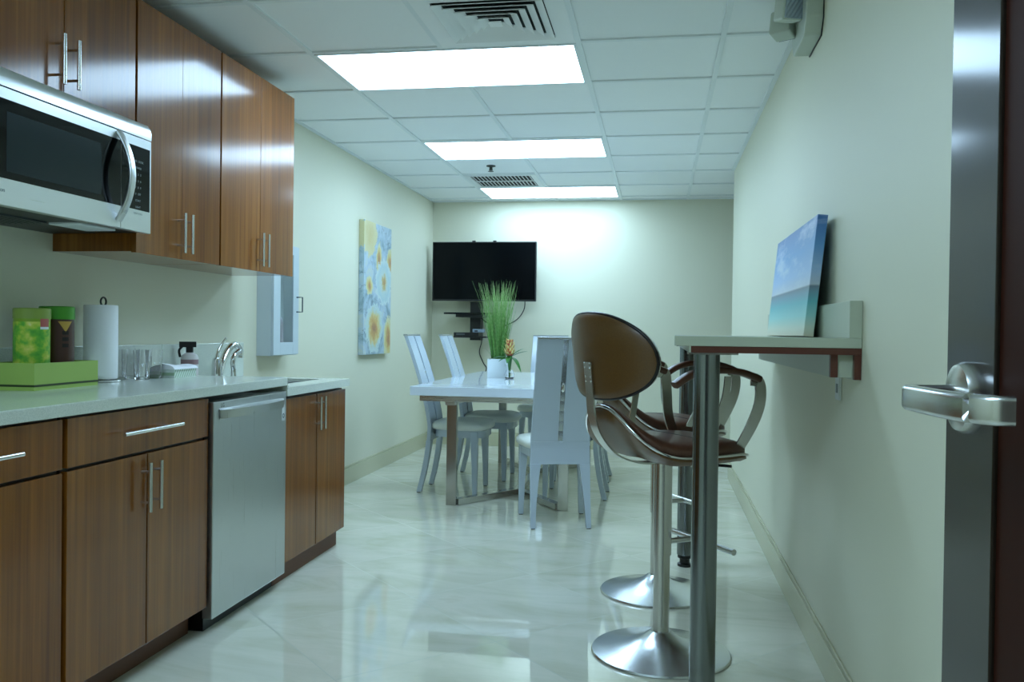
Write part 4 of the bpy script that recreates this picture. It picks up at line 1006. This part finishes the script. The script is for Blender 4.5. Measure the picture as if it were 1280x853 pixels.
    # arms
    for sd in (-1, 1):
        fr = smooth_path([(0.10, sd * 0.03, 0.656), (0.155, sd * 0.09, 0.664), (0.175, sd * 0.155, 0.70), (0.182, sd * 0.225, 0.79), (0.195, sd * 0.258, 0.88), (0.19, sd * 0.262, 0.948), (0.155, sd * 0.26, 0.962)], 5)
        bm = bmesh.new(); sweep(bm, fr, rect(0.044, 0.006), up=lambda i, p: (0, sd, 0.25) if p.z > 0.69 else (0, sd * 0.3, -1)); obj('arm_strap', bm, SATIN, t, smooth=0.5)
        rs = smooth_path([(-0.01, sd * 0.18, 0.672), (0.0, sd * 0.215, 0.73), (0.03, sd * 0.238, 0.81), (0.055, sd * 0.255, 0.90), (0.06, sd * 0.262, 0.972)], 4)
        bm = bmesh.new(); sweep(bm, rs, rect(0.026, 0.005), up=(0, sd, 0.2)); obj('arm_strap', bm, SATIN, t, smooth=0.5)
        pd = smooth_path([(-0.14, sd * 0.25, 0.945), (-0.08, sd * 0.255, 0.978), (0.01, sd * 0.258, 0.992), (0.11, sd * 0.26, 0.985), (0.185, sd * 0.262, 0.962)], 4)
        bm = bmesh.new(); sweep(bm, pd, rrect(0.038, 0.022, 0.009), up=(0, 0, 1)); obj('arm_pad', bm, LEATHER, t, smooth=0.7)
    return t
st = bar_stool(); st.location = (0.025, 3.03, 0); st.rotation_euler = (0, 0, math.radians(35)); st['label'] = 'brown leather bar stool nearest us, its rounded back in full view'
dup(st, (0.01, 3.74, 0), math.radians(33), 'brown leather bar stool farther along the ledge, behind the nearest one')

# ------------------------------------------------------------------ emergency light on right wall
def emergency_light():
    t = thing('emergency_light', 'white twin-head emergency light high on the right wall near the ceiling', 'emergency light', (XR, 3.33, 2.26))
    cm = mat('ivory_plastic', rgb(196, 204, 190), 0.4)
    bm = bmesh.new(); prism(bm, [(-0.16, -0.03), (-0.12, -0.085), (0.12, -0.085), (0.16, -0.03), (0.16, 0.085), (-0.16, 0.085)], 'x', -0.062, -0.0005)
    obj('housing', bm, cm, t, bevel=0.004)
    obj('wall_gap_shade', prism(bmesh.new(), [(-0.163, -0.032), (-0.122, -0.089), (0.122, -0.089), (0.163, -0.032), (0.163, 0.088), (-0.163, 0.088)], 'x', -0.004, -0.0004), BLACK, t)  # black rim put in for the shade in the gap at the wall
    m = mat('ribbed_lens', rgb(170, 182, 196), 0.15, 0.5); tt, b = nt(m); mp = objco(tt); wv = tt.nodes.new('ShaderNodeTexWave'); wv.inputs['Scale'].default_value = 60; wv.bands_direction = 'Y'; tt.links.new(mp.outputs[0], wv.inputs[0]); bump(tt, b, wv.outputs[0], 0.6, 0.003)
    for y, z, rz in ((-0.06, 0.035, 0.35), (0.075, 0.02, 2.6)):
        M = Matrix.Translation((-0.105, y, z)) @ Matrix.Rotation(rz, 4, 'Z') @ Matrix.Rotation(0.2, 4, 'X')
        bm = bmesh.new(); box(bm, -0.04, 0.04, -0.035, 0.04, -0.045, 0.045, M); h = obj('lamp_head', bm, cm, t, bevel=0.008, seg=3)
        bm = bmesh.new(); box(bm, -0.034, 0.034, -0.045, -0.0355, -0.039, 0.039, M); obj('lens', bm, m, h, bevel=0.003)
        bm = bmesh.new(); tube(bm, [(-0.06, y, z), (-0.08, y, z)], 0.014, 12); obj('swivel', bm, cm, h)
emergency_light()

# ------------------------------------------------------------------ open door at the right
def door():
    hinge = Vector((0.318, 0.04, 0)); free = Vector((0.292, 0.945, 0)); L = (free - hinge).length
    ang = math.atan2(free.y - hinge.y, free.x - hinge.x)
    e = bpy.data.objects.new('door_1', None); COL.objects.link(e); e.location = hinge; e.rotation_euler = (0, 0, ang); e['kind'] = 'structure'
    # local: +X from hinge to free edge; +Y is the face towards the room
    DK = mat('dark_door_laminate', rgb(38, 30, 22), 0.5, 0.0, Coat_Weight=0.55, Coat_Roughness=0.12, Coat_IOR=1.55, Specular_IOR_Level=0.1)
    obj('stile', B(L - 0.118, L, -0.044, 0.0, 0.008, 2.08), DK, e, bevel=0.002)
    obj('wood_panel', B(0.32, L - 0.1185, -0.040, -0.004, 0.008, 2.08), mat('red_brown_wood', rgb(44, 16, 6), 0.6, Specular_IOR_Level=0.1), e)
    obj('hinge_stile', B(0.0, 0.3195, -0.044, 0.0, 0.008, 2.08), mat('door_dark_wood', rgb(34, 26, 18), 0.6, Specular_IOR_Level=0.1), e)
    hx, hz = L - 0.068, 1.05
    ro = obj('rosette', lathe(bmesh.new(), [(0, 0), (0.034, 0), (0.034, 0.008), (0.031, 0.014), (0.018, 0.018), (0, 0.018)], 36), SATIN, e, smooth=0.5)
    me = ro.data; me.transform(Matrix.Translation((hx, 0.0, hz)) @ Matrix.Rotation(-PI / 2, 4, 'X'))
    lv = smooth_path([(hx, 0.016, hz), (hx, 0.045, hz), (hx - 0.008, 0.058, hz), (hx - 0.03, 0.060, hz), (hx - 0.08, 0.057, hz), (hx - 0.12, 0.050, hz), (hx - 0.145, 0.038, hz), (hx - 0.152, 0.024, hz)], 5)
    bm = bmesh.new(); sweep(bm, lv, rrect(0.024, 0.014, 0.005), up=lambda i, p: (0.0, 1.0, 0) if hx - 0.13 < p.x < hx - 0.012 else (1, 0.3, 0))
    obj('lever', bm, SATIN, ro, smooth=0.6)
door()

# ------------------------------------------------------------------ world and camera
w = bpy.data.worlds.new('World'); SC.world = w; w.use_nodes = True
w.node_tree.nodes['Background'].inputs[0].default_value = (0.5, 0.6, 0.55, 1); w.node_tree.nodes['Background'].inputs[1].default_value = 0.1

f, yaw, pit, rol = 1078.52, 0.1674, -0.0109, 0.0133
Fw = Vector((-math.sin(yaw) * math.cos(pit), math.cos(yaw) * math.cos(pit), math.sin(pit)))
R = Vector((math.cos(yaw), math.sin(yaw), 0)); U = R.cross(Fw)
R2 = math.cos(rol) * R + math.sin(rol) * U; U2 = -math.sin(rol) * R + math.cos(rol) * U
cam = bpy.data.cameras.new('camera'); co = bpy.data.objects.new('camera', cam); COL.objects.link(co)
M = Matrix(((R2.x, U2.x, -Fw.x, 0), (R2.y, U2.y, -Fw.y, 0), (R2.z, U2.z, -Fw.z, 1.1069), (0, 0, 0, 1)))
co.matrix_world = M
cam.sensor_width = 36; cam.sensor_fit = 'HORIZONTAL'; cam.lens = f / 1280 * 36; cam.clip_start = 0.02
SC.camera = co
vs = SC.view_settings; vs.view_transform = 'Standard'; vs.look = 'None'; vs.gamma = 1; vs.exposure = 0.1; vs.use_curve_mapping = False
